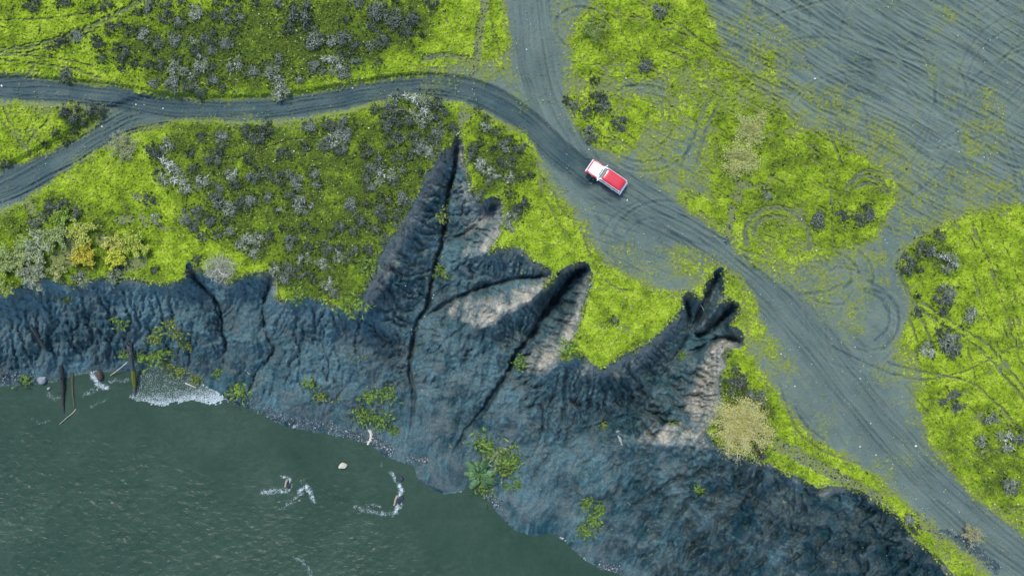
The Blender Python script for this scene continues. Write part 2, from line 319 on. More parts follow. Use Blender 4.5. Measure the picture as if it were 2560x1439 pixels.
TRACKS = [   # wheel tracks and paths worn through the moss: (half width px, strength, points)
 (8,.9,[(-200,150),(0,126),(60,118),(120,105),(200,80),(260,50),(330,15),(380,-20)]),(3.5,.8,[(0,140),(80,130),(170,105),(250,70)]),
 (2.5,.8,[(-50,52),(100,48),(200,37),(260,25)]),(3.5,.8,[(-50,145),(100,160),(180,170),(250,195)]),(3,.8,[(40,138),(150,146),(220,160),(270,185)]),
 (2.5,.6,[(0,132),(150,137),(290,128),(400,126)]),(2.5,.6,[(140,0),(146,25),(152,45)]),(2.5,.6,[(28,50),(33,0)]),(3,.6,[(90,100),(110,50),(118,20)]),(4,.7,[(70,185),(85,165)]),
 (2.5,.9,[(570,398),(630,388),(680,365),(715,350),(760,347),(790,346)]),(2.5,.7,[(440,395),(475,385)]),
 (2.5,.7,[(1110,30),(1122,60),(1138,92)]),(2.5,.7,[(1228,40),(1235,80),(1246,120),(1250,140)]),(5,.8,[(1060,150),(1110,138),(1150,140),(1180,150)]),
 (3,.8,[(1700,60),(1740,95),(1790,130),(1850,175),(1900,215),(1950,265),(2000,318)]),(3,.8,[(1690,110),(1730,130),(1750,160)]),
 (2.5,.8,[(1503,55),(1512,110),(1524,150)]),(3.5,.7,[(1548,10),(1550,60),(1562,100),(1590,135),(1640,170),(1662,215),(1655,290)]),(2.5,.7,[(1660,170),(1675,230),(1670,330)]),
 (2.5,.5,[(1570,40),(1650,60),(1760,62)]),(2.5,.6,[(1470,55),(1530,50)]),
 (5,.9,[(1775,250),(1752,290),(1735,340),(1712,400)]),(5,.9,[(1795,265),(1772,310),(1757,350),(1743,410)]),(3,.8,[(1792,350),(1790,400),(1785,420)]),
 (4,.9,[(2072,330),(2088,370),(2105,410)]),(2.5,.7,[(1978,320),(1977,380)]),
 (7,1.0,[(1868,610),(1860,580),(1875,545),(1905,522),(1945,517),(1985,528),(2012,555),(2024,590),(2022,620)]),(6,.95,[(1885,590),(1890,560),(1915,542),(1945,540),(1960,548)]),
 (6,1.0,[(2118,470),(2132,448),(2165,438),(2200,450),(2220,480)]),(5.5,1.0,[(2140,470),(2165,455),(2195,465),(2205,480)]),(5,1.0,[(2120,460),(2150,430),(2180,425),(2215,440)]),
 (3,.8,[(2078,480),(2080,560),(2084,612)]),(3,.9,[(2108,605),(2108,622)]),
 (4,.8,[(2160,725),(2205,745),(2225,790),(2222,820),(2190,850)]),(4,.7,[(2170,700),(2230,740),(2252,790),(2240,840),(2210,870)]),(4,.7,[(2000,735),(2060,730),(2130,705)]),
 (5,.9,[(2252,690),(2275,740),(2305,800),(2330,850),(2332,900)]),(3,.8,[(2275,800),(2294,850),(2293,890)]),
 (4,.9,[(2295,745),(2350,790),(2420,825),(2480,870),(2520,920),(2570,980)]),(4,.9,[(2300,770),(2360,815),(2420,845),(2470,890),(2520,950),(2570,1010)]),
 (2.5,.9,[(2080,865),(2150,900),(2220,930),(2290,950),(2350,945),(2420,925),(2480,895),(2570,850)]),(3.5,.9,[(2220,905),(2300,930),(2370,938),(2430,955),(2480,995),(2530,1050),(2580,1110)]),
 (3,.7,[(2418,870),(2430,910),(2440,960)]),(3,.7,[(2320,1000),(2400,1000),(2440,1030),(2480,1090)]),
 (5,.7,[(2430,560),(2470,650),(2510,760),(2540,870),(2570,960)]),(3,.6,[(2450,550),(2500,680),(2540,790),(2570,860)]),(4,.6,[(2480,545),(2530,660),(2570,740)]),(3,.5,[(2400,570),(2450,680),(2490,800)]),
 (3,.6,[(2330,1010),(2370,1080),(2440,1140),(2560,1230)]),(2.5,.6,[(2260,960),(2340,1060),(2420,1130)]),(4,.8,[(2455,1127),(2500,1125),(2560,1150)]),(3,.8,[(2525,1272),(2545,1263),(2570,1270)]),
 (3,.8,[(1460,590),(1475,640),(1500,690),(1540,720),(1590,728)]),(2.5,.8,[(1368,500),(1390,550),(1420,590)]),(2.5,.7,[(1385,480),(1400,520),(1425,545)]),(3,.8,[(1340,400),(1352,440),(1356,480)]),(2.5,.7,[(1388,580),(1400,600)]),
 (3,.8,[(1975,1030),(1985,1070),(2020,1105),(2060,1130),(2150,1160)]),(2.5,.7,[(1990,1020),(2010,1060),(2060,1100)]),(3,.7,[(1950,960),(1965,1010),(1978,1050)]),(2.5,.7,[(1540,310),(1580,345)]),(2.5,.7,[(1490,290),(1520,330),(1560,362)]),
 (3,.7,[(0,300),(40,340),(80,385)]),(3,.7,[(60,370),(90,330),(120,300)]),(3,.6,[(10,270),(25,310),(50,330)]),
 (2.5,.6,[(880,470),(900,440),(930,425)]),(3,.6,[(700,610),(740,585),(800,570)]),(2.5,.5,[(300,490),(380,470),(420,465)]),(2.5,.5,[(200,520),(260,500),(330,470)]),
]
# dark stones lying in the moss
STONES = [(9,[(1212,-20),(1212,20),(1203,60),(1198,100),(1192,140),(1182,180)]),(8,[(1160,275),(1152,300),(1146,330),(1142,350)]),(9,[(1845,478),(1846,500)]),(9,[(1832,520),(1826,560),(1816,600)]),
 (14,[(1945,1112),(1990,1135),(2040,1162),(2090,1190),(2140,1218),(2190,1245)]),(7,[(2190,1245),(2230,1275)]),(12,[(2310,1310),(2350,1335),(2400,1350),(2450,1390),(2490,1420)]),(5,[(1062,142),(1110,138),(1150,145),(1178,165)]),
 (12,[(72,510),(82,525)]),(10,[(80,555),(100,550)]),(10,[(300,548),(325,548)]),(8,[(350,535),(365,560)]),(8,[(340,490),(348,495)]),(7,[(405,570),(415,575)]),(20,[(170,600),(175,640)]),(16,[(140,650),(170,650)]),(16,[(300,670),(350,655)]),(12,[(250,600),(270,600)]),(9,[(1845,455),(1870,460)]),(8,[(1165,300),(1172,290)])]

# ------------------------------------------------------------------ the terrain sheet: one vertex every two photo pixels in view, coarser outside
def axis(a, b, lo, hi, step):
    core = list(np.arange(a, b + .01, step)); s = step * 1.3; x = a; L = []
    while x > lo: x -= s; L.append(x); s = min(s * 1.12, 220)
    s = step * 1.3; x = b; Rr = []
    while x < hi: x += s; Rr.append(x); s = min(s * 1.12, 220)
    return np.array(L[::-1] + core + Rr, np.float32)
AX = axis(-40, 2600, -2500, 5200, 2.2); AY = axis(-40, 1480, -2600, 3800, 2.2)
NX, NY = len(AX), len(AY)
PX, PY = np.meshgrid(AX, AY); GRID[PX.shape] = (AX, AY)
WX, WY = warp(PX, PY)
plat = inpoly(WX, WY, PLATEAU)
river = inpoly(PX, PY, RIVER)
zl = ras(ZL, WX, WY)
zl = np.where(plat, 0, zl)
wc = sstep(.05, 2.2, -zl) * sstep(0, 1.6, zl - ZW)          # where the bank may be rough
# bank detail: rills run down to the river
ang = np.interp(PX, [0, 900, 1500, 2300], [R(2), R(10), R(30), R(38)]).astype(np.float32)
ru = PX * np.cos(ang) + PY * np.sin(ang); rv = -PX * np.sin(ang) + PY * np.cos(ang)
wob = 14 * fbm(PX / 90, PY / 90, 3, 31)
rill = ridged((ru + wob) / 26, rv / 150, 3, 41)
rill2 = ridged((ru + wob * .6) / 8, rv / 60, 3, 47)
lump = fbm(PX / 55, PY / 55, 5, 51)
big = ridged((PX + wob) / 120, (PY - wob) / 100, 4, 61)
flow = fbm((ru + 2.2 * wob) / 34, rv / 120, 4, 43, .42)
plate = fbm((PX + 2.5 * wob) / 46, (PY - 2 * wob) / 38, 3, 53, .42)
plate = np.sign(plate) * np.abs(plate) ** .6                                  # slumped blocks with sharp sides
rzone = sstep(-.25, .45, fbm(PX / 170, PY / 170, 2, 57))
rough_br = sstep(1500, 1750, PX) * sstep(1110, 1220, PY)     # the broken bank bottom right
jx, jy = PX + 1.6 * wob + 5 * fbm(PX / 20, PY / 20, 2, 63), PY - 1.6 * wob + 5 * fbm(PX / 20, PY / 20, 2, 64)
ca_, sa_ = np.cos(ang), np.sin(ang)
fa, fe = facet((jx * ca_ + jy * sa_) / 80, (-jx * sa_ + jy * ca_) / 120, 65)
rl = RIDGE[12]; ylow = np.interp(PX, [p[0] for p in rl], [p[1] for p in rl])
lowbr = rough_br * sstep(-10, 50, PY - ylow)                 # smooth talus below the crest
upbr = rough_br * (1 - sstep(-40, 10, PY - ylow))            # slumped blocks above it
blocky = np.clip(.45 * rzone + .5 * upbr, 0, 1) * (1 - .8 * lowbr)
hollow = ridged((PX + 2.5 * wob) / 75, (PY - 2 * wob) / 52, 3, 71)
ero = ras(ERO, WX, WY, EX0, EY0, ECELL); ero = ero * (np.interp(PX, [0, 500, 850, 1050, 1500, 1800], [.34, .38, .50, .68, .75, .9]) + .35 * rough_br).astype(np.float32) * ((1 + .9 * sstep(-6, -9, zl) * sstep(850, 1050, PX)) * (1 - .65 * sstep(1660, 1700, PX) * sstep(930, 880, PY))).astype(np.float32)
zc = zl + np.where(plat, 0, ero) + wc * (.6 * (big - .62) + .25 * lump + .30 * plate * (1 - .7 * lowbr) + .55 * fa * blocky + .18 * flow + upbr * (1.3 * (hollow - .6) + .55 * plate) + lowbr * .30 * fbm((ru + .4 * wob) / 9, rv / 170, 3, 73))
joint = blocky * sstep(.03, 0, fe)
fan = np.hypot(PX - 1108, (PY - 1168) * 1.05)
zc = np.where(fan < 75, np.maximum(zc, ZW + 1.15 * (1 - fan / 72) + .10 * perlin(np.arctan2(PY - 1120, PX - 1108) * 7, fan / 60, 75)), zc)
st = zc / 1.15 + .5 * fbm(PX / 160, PY / 160, 2, 81)
zc += wc * (.16 * np.sin(st * 2 * np.pi)) * sstep(-.3, .4, fbm(PX / 110, PY / 110, 2, 83))   # strata ledges
zc += wc * (.20 * fbm(PX / 9, PY / 9, 2, 91) +   .09 * perlin(PX / 3.3, PY / 3.3, 95))
wob2 = 2.5 * perlin(PX / 11, PY / 11, 97)
crack = np.zeros_like(PX)
for key, wd, dep in (('A', 5, 1.5), ('B', 4.5, 1.2), ('C', 6.5, 2.0), ('D1', 4.5, 1.2), ('D2', 4.5, .8), ('D3', 5.5, 1.4), ('D4', 4.5, 1.1), ('D', 5, .5), ('E', 3.6, .7), ('F', 3.2, .6), ('A2', 3.5, .4)):
    d, u, v, a = linedist(PX + wob2 + wob * .25, PY + wob2, smooth_line(CHAN[key], 1), 40)
    n = len(smooth_line(CHAN[key], 1))
    prof = sstep(0, 1.5, a) * sstep(0, n * .18, n - 1 - a)
    width = wd * (.65 + .7 * (perlin(u / 18, a * 0 + 3, 7) * .5 + .5))
    crack = np.maximum(crack, dep * prof * np.exp(-(d / width) ** 2.5) * (.55 + .55 * sstep(-.4, .3, perlin(u / 33, a * 0 + 9, 8))))
EXTRA = [[(740,880),(752,905),(745,940),(760,980)],[(800,800),(812,830),(806,870),(825,905),(818,950)],[(835,870),(850,900),(848,930)],[(905,800),(885,840),(890,880)],[(660,905),(640,930),(625,975)],
 [(385,720),(392,740),(400,760)],[(1165,810),(1130,840),(1110,850)],[(1280,770),(1262,735),(1230,720)],[(1400,760),(1440,735),(1465,722)],[(1392,820),(1420,808),(1448,800)],[(1300,1030),(1362,1000),(1355,1090),(1330,1140)],[(1700,830),(1690,850),(1700,870)],[(1740,940),(1775,945),(1800,940)],
 [(1722,985),(1760,992),(1800,985)],[(1560,1150),(1555,1190),(1540,1230)],[(1810,1330),(1835,1290),(1850,1260)],[(1900,1340),(1930,1300),(1960,1280)]]
for ln in EXTRA:
    d, u, v, a = linedist(PX + wob2, PY + wob2, smooth_line(ln, 2), 16)
    crack = np.maximum(crack, .45 * np.exp(-(d / 2.6) ** 2) * wc)
zc -= crack
zbed = ZW - 1.6 * sstep(0, 60, np.where(river, np.minimum(np.abs(PY - np.interp(PX, [p[0] for p in SHORE], [p[1] for p in SHORE])), 200), 0))
zc = np.where(river, np.minimum(zbed, ZW - .02) + .05 * perlin(PX / 6, PY / 6, 12), np.maximum(zc, ZW + .03 + .05 * perlin(PX / 8, PY / 8, 13)))

# plateau: moss cushions, sand, ruts
mdens = ras(MD, WX, WY, MX0, MY0, MCELL)
mdens = mdens + sstep(.35, .05, mdens) * .26 * sstep(-.05, .45, fbm(PX / 170, PY / 150, 3, 99))
mdens = mdens - sstep(.5, .9, mdens) * (.16 + .26 * sstep(1250, 1420, PX)) * sstep(.02, .5, fbm(PX / 75, PY / 60, 4, 98, .6))
streak = np.zeros_like(PX); roadm = np.zeros_like(PX); darkroad = np.zeros_like(PX); bankz = np.zeros_like(PX)
for nm, line, half, dk in (('w', ROAD_W, 34, 1.0), ('e', ROAD_E, 60, .25), ('n', ROAD_N, 55, .12), ('s', ROAD_S, 52, .8)):
    d, u, v, a = linedist(PX, PY, smooth_line(line, 2), 120)
    vv = v + 5 * fbm(u / 120, v / 60, 2, 101)
    k = sstep(1.25, .75, d / half)
    s_ = .9 * fbm(u / 210, vv / 6.5, 3, 111) + .5 * fbm(u / 60, vv / 3.2, 2, 117)
    for o in (-17, 17, -6, 25): s_ -= .55 * np.exp(-((vv - o * half / 40) / 2.6) ** 2)
    streak = np.where(k > roadm, s_, streak); darkroad = np.maximum(darkroad, k * dk); roadm = np.maximum(roadm, k)
    if nm in 'ws': bankz -= .45 * sstep(1.15, .8, d / half)
fu = .87 * PX + .49 * PY + 40 * fbm(PX / 330, PY / 330, 2, 121); fv = -.49 * PX + .87 * PY + 30 * fbm(PX / 420, PY / 420, 2, 131) + 2.5 * fbm(PX / 90, PY / 90, 2, 133)
field = 1.25 * fbm(fu / 150, fv / 7, 3, 141, .6) + 1.1 * ridged(fu / 260, fv / 14, 3, 151) - .68
fu2 = .55 * PX + .83 * PY; fv2 = -.83 * PX + .55 * PY + 60 * fbm(PX / 300, PY / 300, 2, 161)
field2 = ridged(fu2 / 300, fv2 / 26, 3, 171) - .62
infield = sstep(1700, 1900, PX + .3 * (300 - PY)) * sstep(640, 520, PY)
fld = field * .9 + .5 * field2 * sstep(-.2, .3, fbm(PX / 200, PY / 200, 2, 181))
streak = streak * roadm + (1 - roadm) * (fld * infield + (1 - infield) * (.55 * field2 + .35 * fbm(PX / 26, PY / 26, 3, 191)))
arng = random.Random(8)
for cx_, cy_, r0, r1, na, amp in ((2160, 800, 45, 125, 14, .26), (1450, 70, 35, 95, 6, .5), (2580, 260, 140, 260, 16, .28), (2400, 470, 60, 170, 10, .25), (1640, 640, 60, 150, 7, .28), (1600, 300, 70, 130, 7, .6), (2090, 700, 40, 100, 6, .6), (2130, 260, 120, 320, 14, .28), (2300, 60, 150, 420, 12, .25), (1980, 420, 180, 300, 8, .25)):   # turning circles
    for k in range(na):
        r_ = arng.uniform(r0, r1); th = arng.uniform(0, 6.283); sp = arng.uniform(.9, 3.0); ex = arng.uniform(.75, 1.15); ox, oy = arng.gauss(0, .14 * r1), arng.gauss(0, .14 * r1)
        arc = [(cx_ + ox + r_ * math.cos(th + sp * q / 10), cy_ + oy + r_ * ex * math.sin(th + sp * q / 10)) for q in range(11)]
        d, u, v, a = linedist(PX, PY, arc, 16)
        f = sstep(0, 2, a) * sstep(0, 2, 10 - a) * amp
        streak = streak - f * np.exp(-(d / 3.4) ** 2) * 1.0 + f * .55 * np.exp(-((d - 6.5) / 2.6) ** 2)
for k in range(16):      # single straight tracks over the sand field
    x0, y0 = arng.uniform(1800, 2560), arng.uniform(-20, 480); th = arng.choice([.53, .5, .56, -.42, 1.1, .45]) + arng.gauss(0, .06); L = arng.uniform(150, 520); cv = arng.gauss(0, .12)
    arc = [(x0 + L * q / 8 * math.cos(th + cv * q / 8), y0 + L * q / 8 * math.sin(th + cv * q / 8)) for q in range(9)]
    d, u, v, a = linedist(PX, PY, arc, 14); f = sstep(0, 1, a) * sstep(0, 1, 8 - a) * .45 * sstep(.6, .9, 1 - mdens)
    streak = streak - f * np.exp(-(d / 3) ** 2) + f * .5 * np.exp(-((d - 6) / 2.5) ** 2)
tr = np.zeros_like(PX)
for hw, stg, pts in TRACKS:
    d, u, v, a = linedist(PX + 2 * perlin(PX / 20, PY / 20, 221), PY + 2 * perlin(PX / 20, PY / 20, 227), smooth_line(pts, 2), 30)
    tr = np.maximum(tr, stg * sstep(1.5, .55, d / hw) * (.72 + .5 * perlin(u / 11, v / 5, 231)))
# faint straight tracks over the right-hand moss
rz = sstep(2240, 2330, PX - .12 * (PY - 600)) * sstep(520, 600, PY) * sstep(1000, 850, PY)
tu = .38 * PX + .92 * PY; tv = -.92 * PX + .38 * PY + 20 * fbm(PX / 200, PY / 200, 2, 241)
tr = np.maximum(tr, rz * .55 * sstep(.05, .5, .35 * fbm(PX / 60, PY / 60, 2, 253) + fbm(tu / 190, tv / 9, 3, 251)))
lz = sstep(420, 300, PX) * sstep(190, 150, PY)
tr = np.maximum(tr, lz * .6 * sstep(.2, .5, fbm((.9 * PX + .35 * PY) / 130, (-.35 * PX + .9 * PY) / 8, 3, 257)))
vz = sstep(1440, 1500, PX) * sstep(2250, 2150, PX) * sstep(720, 650, PY)
tr = np.maximum(tr, vz * .55 * sstep(.25, .5, ridged(fu / 150, fv / 24, 2, 261) - .45))
nz = .55 * fbm(PX / 34, PY / 30, 4, 271) + .85 * fbm(PX / 8, PY / 7, 3, 281) + .25 * perlin(PX / 3.2, PY / 3.2, 285)
moss = sstep(-.28, .26, (mdens - .5) * 1.15 + (.35 + .75 * sstep(.98, .7, mdens)) * nz - 1.15 * tr + .04)
moss *= np.where(plat, .42 + .58 * sstep(.35, .82, mdens + .25 * nz), 0)
sto = np.zeros_like(PX)
for hw, pts in STONES:
    d, u, v, a = linedist(WX, WY, pts, 60)
    sto = np.maximum(sto, sstep(1.15, .75, (d + hw * .7 * fbm(PX / 11, PY / 11, 3, 291)) / (hw * 1.1)))
moss *= 1 - sto
# how dark and lush the moss is: scrubby areas
LUSH = [(.9,[(330,60),(700,0),(1090,0),(1060,120),(860,170),(600,240),(420,200),(280,130)]),(.8,[(380,330),(520,310),(900,290),(1060,250),(1150,280),(1110,370),(1040,480),(950,630),(870,770),(700,740),(690,680),(520,560),(420,420)]),
 (.85,[(1165,320),(1230,300),(1330,400),(1320,480),(1200,490)]),(.34,[(1440,0),(1760,0),(1790,110),(1960,260),(1900,320),(1700,240),(1560,200)]),(.42,[(1760,250),(2080,340),(2220,450),(2200,570),(2080,620),(1850,560),(1780,480)]),
 (.7,[(150,265),(290,270),(250,320),(160,340)]),(.9,[(1800,930),(1850,960),(1930,1000),(1940,1100),(1850,1150),(1770,1080)]),(.8,[(700,560),(900,500),(960,620),(880,770),(700,740)]),(.6,[(0,500),(150,480),(380,560),(380,700),(0,730)]),
 (.6,[(2330,1080),(2560,1130),(2560,1300),(2450,1230)]),(.7,[(2240,600),(2350,580),(2400,680),(2280,700)])]
LU = np.full(mx.shape, .22, np.float32)
for v, poly in LUSH: LU[inpoly(mx, my, poly)] = v
LU = blur(LU, 5)
lush = np.clip(ras(LU, PX, PY, MX0, MY0, MCELL) + .13 + .85 * fbm(PX / 48, PY / 42, 5, 301, .6) + .15 * fbm(PX / 9, PY / 9, 2, 307), 0, 1)
cush = .5 * fbm(PX / 16, PY / 16, 3, 311) + .35 * ridged(PX / 8, PY / 8, 2, 321)
fine = perlin(PX / 3.1, PY / 3.1, 331) + .8 * perlin(PX / 5.2, PY / 4.7, 337)
zp = .5 * fbm(PX / 300, PY / 300, 2, 341) * sstep(0, 60, 60) * .6 + bankz * (1 - .0)
zp += moss * (.10 + .26 * cush + .10 * fine) + (1 - moss) * (.17 * streak + .04 * fine) - .07 * tr * (1 - moss) + sto * .03
edge_soft = ras(blur((ZL > -.02).astype(np.float32), 3), WX, WY)
zp *= np.where(PY > 320, sstep(.5, 1.0, edge_soft) * .9 + .1, 1)
Z = np.where(plat, zp, np.minimum(zc, .05)).astype(np.float32)
K = (HC - Z) / HC
VX = (PX - CX) * S * K; VY = (CY - PY) * S * K
print('fields', round(time.time() - T0, 1), NX * NY)

def zs(A, x, y):
    x = np.atleast_1d(np.asarray(x, np.float64)); y = np.atleast_1d(np.asarray(y, np.float64))
    i = np.clip(np.searchsorted(AX, x) - 1, 0, NX - 2); j = np.clip(np.searchsorted(AY, y) - 1, 0, NY - 2)
    fx = (x - AX[i]) / (AX[i + 1] - AX[i]); fy = (y - AY[j]) / (AY[j + 1] - AY[j])
    return A[j, i] * (1 - fx) * (1 - fy) + A[j, i + 1] * fx * (1 - fy) + A[j + 1, i] * (1 - fx) * fy + A[j + 1, i + 1] * fx * fy
def world(px, py, z=None):
    """where the ray of a photo pixel meets the ground (or a given level)"""
    if z is None: z = float(zs(Z, px, py)[0])
    k = (HC - z) / HC
    return Vector(((px - CX) * S * k, (CY - py) * S * k, z))

# ------------------------------------------------------------------ materials
def mat(name):
    m = bpy.data.materials.new(name); m.use_nodes = True
    return m, m.node_tree, m.node_tree.nodes['Principled BSDF']
class NB:
    """tiny node builder"""
    def __init__(s, nt): s.nt = nt
    def n(s, t, **kw):
        nd = s.nt.nodes.new(t)
        for k, v in kw.items(): setattr(nd, k, v)
        return nd
    def l(s, a, b): s.nt.links.new(a, b)
    def val(s, x, sock):
        if hasattr(x, 'is_output') or hasattr(x, 'links'): s.l(x, sock)
        elif isinstance(x, (tuple, list)): sock.default_value = (*x, 1) if len(x) == 3 else x
        else: sock.default_value = x
    def mix(s, f, a, b, blend='MIX'):
        nd = s.n('ShaderNodeMix', data_type='RGBA', blend_type=blend)
        s.val(f, nd.inputs[0]); s.val(a, nd.inputs[6]); s.val(b, nd.inputs[7]); return nd.outputs[2]
    def math(s, op, a, b=0.0, c=0.0):
        nd = s.n('ShaderNodeMath', operation=op); s.val(a, nd.inputs[0]); s.val(b, nd.inputs[1]); s.val(c, nd.inputs[2]); return nd.outputs[0]
    def noise(s, scale, detail=3, rough=.55, vec=None, dist=0):
        nd = s.n('ShaderNodeTexNoise'); nd.inputs['Scale'].default_value = scale; nd.inputs['Detail'].default_value = detail; nd.inputs['Roughness'].default_value = rough; nd.inputs['Distortion'].default_value = dist
        if vec is not None: s.l(vec, nd.inputs['Vector'])
        return nd.outputs[0]
    def ramp(s, f, stops):
        nd = s.n('ShaderNodeValToRGB'); e = nd.color_ramp.elements
        while len(e) > len(stops): e.remove(e[-1])
        while len(e) < len(stops): e.new(1)
        for q, (p, c) in zip(e, stops): q.position = p; q.color = (*c, 1) if len(c) == 3 else c
        s.l(f, nd.inputs[0]); return nd.outputs[0]
    def rng(s, f, a, b, c=0., d=1.):
        nd = s.n('ShaderNodeMapRange'); s.l(f, nd.inputs[0])
        for i, v in enumerate((a, b, c, d)): nd.inputs[i + 1].default_value = v
        return nd.outputs[0]
    def attr(s, name):
        nd = s.n('ShaderNodeAttribute'); nd.attribute_name = name; return nd
    def sep(s, c):
        nd = s.n('ShaderNodeSeparateColor'); s.l(c, nd.inputs[0]); return nd.outputs
    def bump(s, h, strength, dist, bsdf):
        nd = s.n('ShaderNodeBump'); nd.inputs['Strength'].default_value = strength; nd.inputs['Distance'].default_value = dist; s.l(h, nd.inputs['Height']); s.l(nd.outputs[0], bsdf.inputs['Normal'])
    def pos(s): return s.n('ShaderNodeNewGeometry').outputs['Position']

def plateau_material():
    m, nt, b = mat('moss_and_sand'); q = NB(nt)
    A = q.attr('cover'); r, g, bl = q.sep(A.outputs['Color']); al = A.outputs['Alpha']      # moss, lush, tone, dark road / stones
    P = q.pos()
    n1 = q.noise(1.3, 4, .6, P); n2 = q.noise(6.5, 3, .65, P); n3 = q.noise(19, 2, .6, P)
    lu = q.math('ADD', g, q.math('MULTIPLY', q.math('SUBTRACT', n1, .5), .7))
    c = q.ramp(lu, [(.05, (.37, .51, .038)), (.32, (.255, .390, .016)), (.6, (.160, .258, .013)), (.95, (.070, .118, .014))])
    n4 = q.noise(2.6, 4, .7, P, .8)
    c = q.mix(q.rng(n2, .55, .78, 0, .5), c, (.42, .52, .09))
    c = q.mix(q.rng(n2, .46, .3, 0, .8), c, (.035, .055, .006))
    c = q.mix(q.rng(n4, .49, .33, 0, .85), c, (.040, .056, .010))
    c = q.mix(1.0, c, q.ramp(n3, [(.33, (.55, .55, .55)), (.66, (1.2, 1.2, 1.15))]), 'MULTIPLY')
    # sand
    s1 = q.noise(.5, 4, .6, P); s2 = q.noise(11, 3, .7, P); s3 = q.noise(28, 1, .5, P)
    sd_ = q.mix(bl, (.032, .062, .066), (.158, .214, .186))
    sd_ = q.mix(q.rng(s1, .35, .7, 0, .4), sd_, (.104, .144, .130)); sd_ = q.mix(q.rng(q.noise(.9, 3, .6, P, 1.0), .5, .75, 0, .5), sd_, (.168, .178, .140))
    sd_ = q.mix(al, sd_, (.014, .044, .064))
    sd_ = q.mix(1.0, sd_, q.ramp(s2, [(.3, (.72, .74, .76)), (.7, (1.22, 1.2, 1.16))]), 'MULTIPLY')
    sd_ = q.mix(q.rng(s3, .70, .76, 0, .5), sd_, (.36, .37, .35))
    rn = q.math('ADD', r, q.math('MULTIPLY', q.math('SUBTRACT', n2, .5), .7))
    film = q.mix(q.rng(n3, .3, .7), (.085, .110, .030), (.255, .305, .060))
    fl = q.math('ADD', q.attr('film').outputs['Fac'], q.math('MULTIPLY', q.math('SUBTRACT', n2, .5), .8))
    base = q.mix(q.rng(fl, .04, .62, 0, .92), sd_, film)
    q.l(q.mix(q.rng(rn, .36, .66), base, c), b.inputs['Base Color'])
    b.inputs['Roughness'].default_value = .92; b.inputs['Specular IOR Level'].default_value = .15
    q.bump(q.math('ADD', n2, q.math('MULTIPLY', n3, .6)), .8, .09, b)
    return m
def cliff_material():
    m, nt, b = mat('bank_earth'); q = NB(nt)
    A = q.attr('cover'); r, g, bl = q.sep(A.outputs['Color'])       # pale earth, tone, litter
    P = q.pos()
    n1 = q.noise(.35, 5, .6, P, 1.0); n2 = q.noise(3.2, 4, .65, P, .6); n3 = q.noise(14, 2, .6, P)
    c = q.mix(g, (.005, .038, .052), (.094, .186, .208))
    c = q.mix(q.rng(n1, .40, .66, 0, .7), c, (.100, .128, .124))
    pale_earth = q.mix(q.rng(n1, .3, .7), (.26, .25, .205), (.52, .495, .405))
    c = q.mix(q.rng(q.math('ADD', r, q.math('MULTIPLY', q.math('SUBTRACT', n2, .5), .3)), .12, .95), c, pale_earth)
    c = q.mix(1.0, c, q.ramp(n2, [(.28, (.58, .60, .63)), (.72, (1.36, 1.33, 1.28))]), 'MULTIPLY')
    c = q.mix(q.rng(n3, .68, .76, 0, .4), c, (.24, .27, .28))
    q.l(c, b.inputs['Base Color'])
    b.inputs['Roughness'].default_value = .8; b.inputs['Specular IOR Level'].default_value = .25
    q.bump(q.math('ADD', n2, q.math('MULTIPLY', n3, .4)), .7, .22, b)
    return m
def river_material():
    m, nt, b = mat('silty_river_water'); q = NB(nt)
    A = q.attr('cover'); r, g, bl = q.sep(A.outputs['Color'])       # foam, chop
    P = q.pos()
    n1 = q.math('ADD', q.math('MULTIPLY', q.noise(.12, 4, .6, P, .5), .6), q.math('MULTIPLY', q.noise(.9, 4, .65, P, 1.5), .4))
    c = q.ramp(n1, [(.25, (.014, .037, .024)), (.5, (.026, .054, .036)), (.75, (.045, .078, .054))])
    n2 = q.noise(2.2, 6, .8, P, 3.0); v = q.n('ShaderNodeTexVoronoi', feature='DISTANCE_TO_EDGE'); v.inputs['Scale'].default_value = 3.6
    q.l(q.mix(.22, P, q.noise(1.5, 3, .6, P) , 'ADD'), v.inputs['Vector'])
    lace = q.math('ADD', q.rng(v.outputs['Distance'], .0, .14, .22, 0), q.rng(n2, .25, .75, 0, .95))
    f = q.rng(q.math('MULTIPLY', q.math('ADD', r, q.math('SUBTRACT', lace, .62)), q.rng(r, .05, .3)), .30, .85)
    c = q.mix(f, c, (.58, .68, .72))
    q.l(c, b.inputs['Base Color'])
    q.l(q.mix(f, (.34, .34, .34), (.8, .8, .8)), b.inputs['Roughness'])
    b.inputs['IOR'].default_value = 1.33; b.inputs['Specular IOR Level'].default_value = .35
    mp = q.n('ShaderNodeMapping'); q.l(P, mp.inputs[0]); mp.inputs['Scale'].default_value = (.55, 1.0, 1.0); mp.inputs['Rotation'].default_value = (0, 0, .45)
    h = q.math('MULTIPLY', q.noise(1.5, 3, .55, mp.outputs[0], 1.4), g)
    q.bump(q.math('ADD', h, q.math('MULTIPLY', f, .3)), .4, .5, b)
    return m
def tone_material(name, c0, c1, rough=.8, rnd=.5, spec=.2, trans=None, tint=None):
    """colour runs with the per-piece attribute 'tone' and a little with each object"""
    m, nt, b = mat(name); q = NB(nt)
    t = q.attr('tone').outputs['Fac']; oi = q.n('ShaderNodeObjectInfo').outputs['Random']
    t2 = q.math('ADD', t, q.math('MULTIPLY', q.math('SUBTRACT', oi, .5), rnd))
    c = q.mix(t2, c0, c1)
    if tint: c = q.mix(q.rng(q.noise(.9, 2, .5, q.n('ShaderNodeTexCoord').outputs['Object']), .45, .65), c, tint)
    q.l(c, b.inputs['Base Color']); b.inputs['Roughness'].default_value = rough; b.inputs['Specular IOR Level'].default_value = spec
    return m
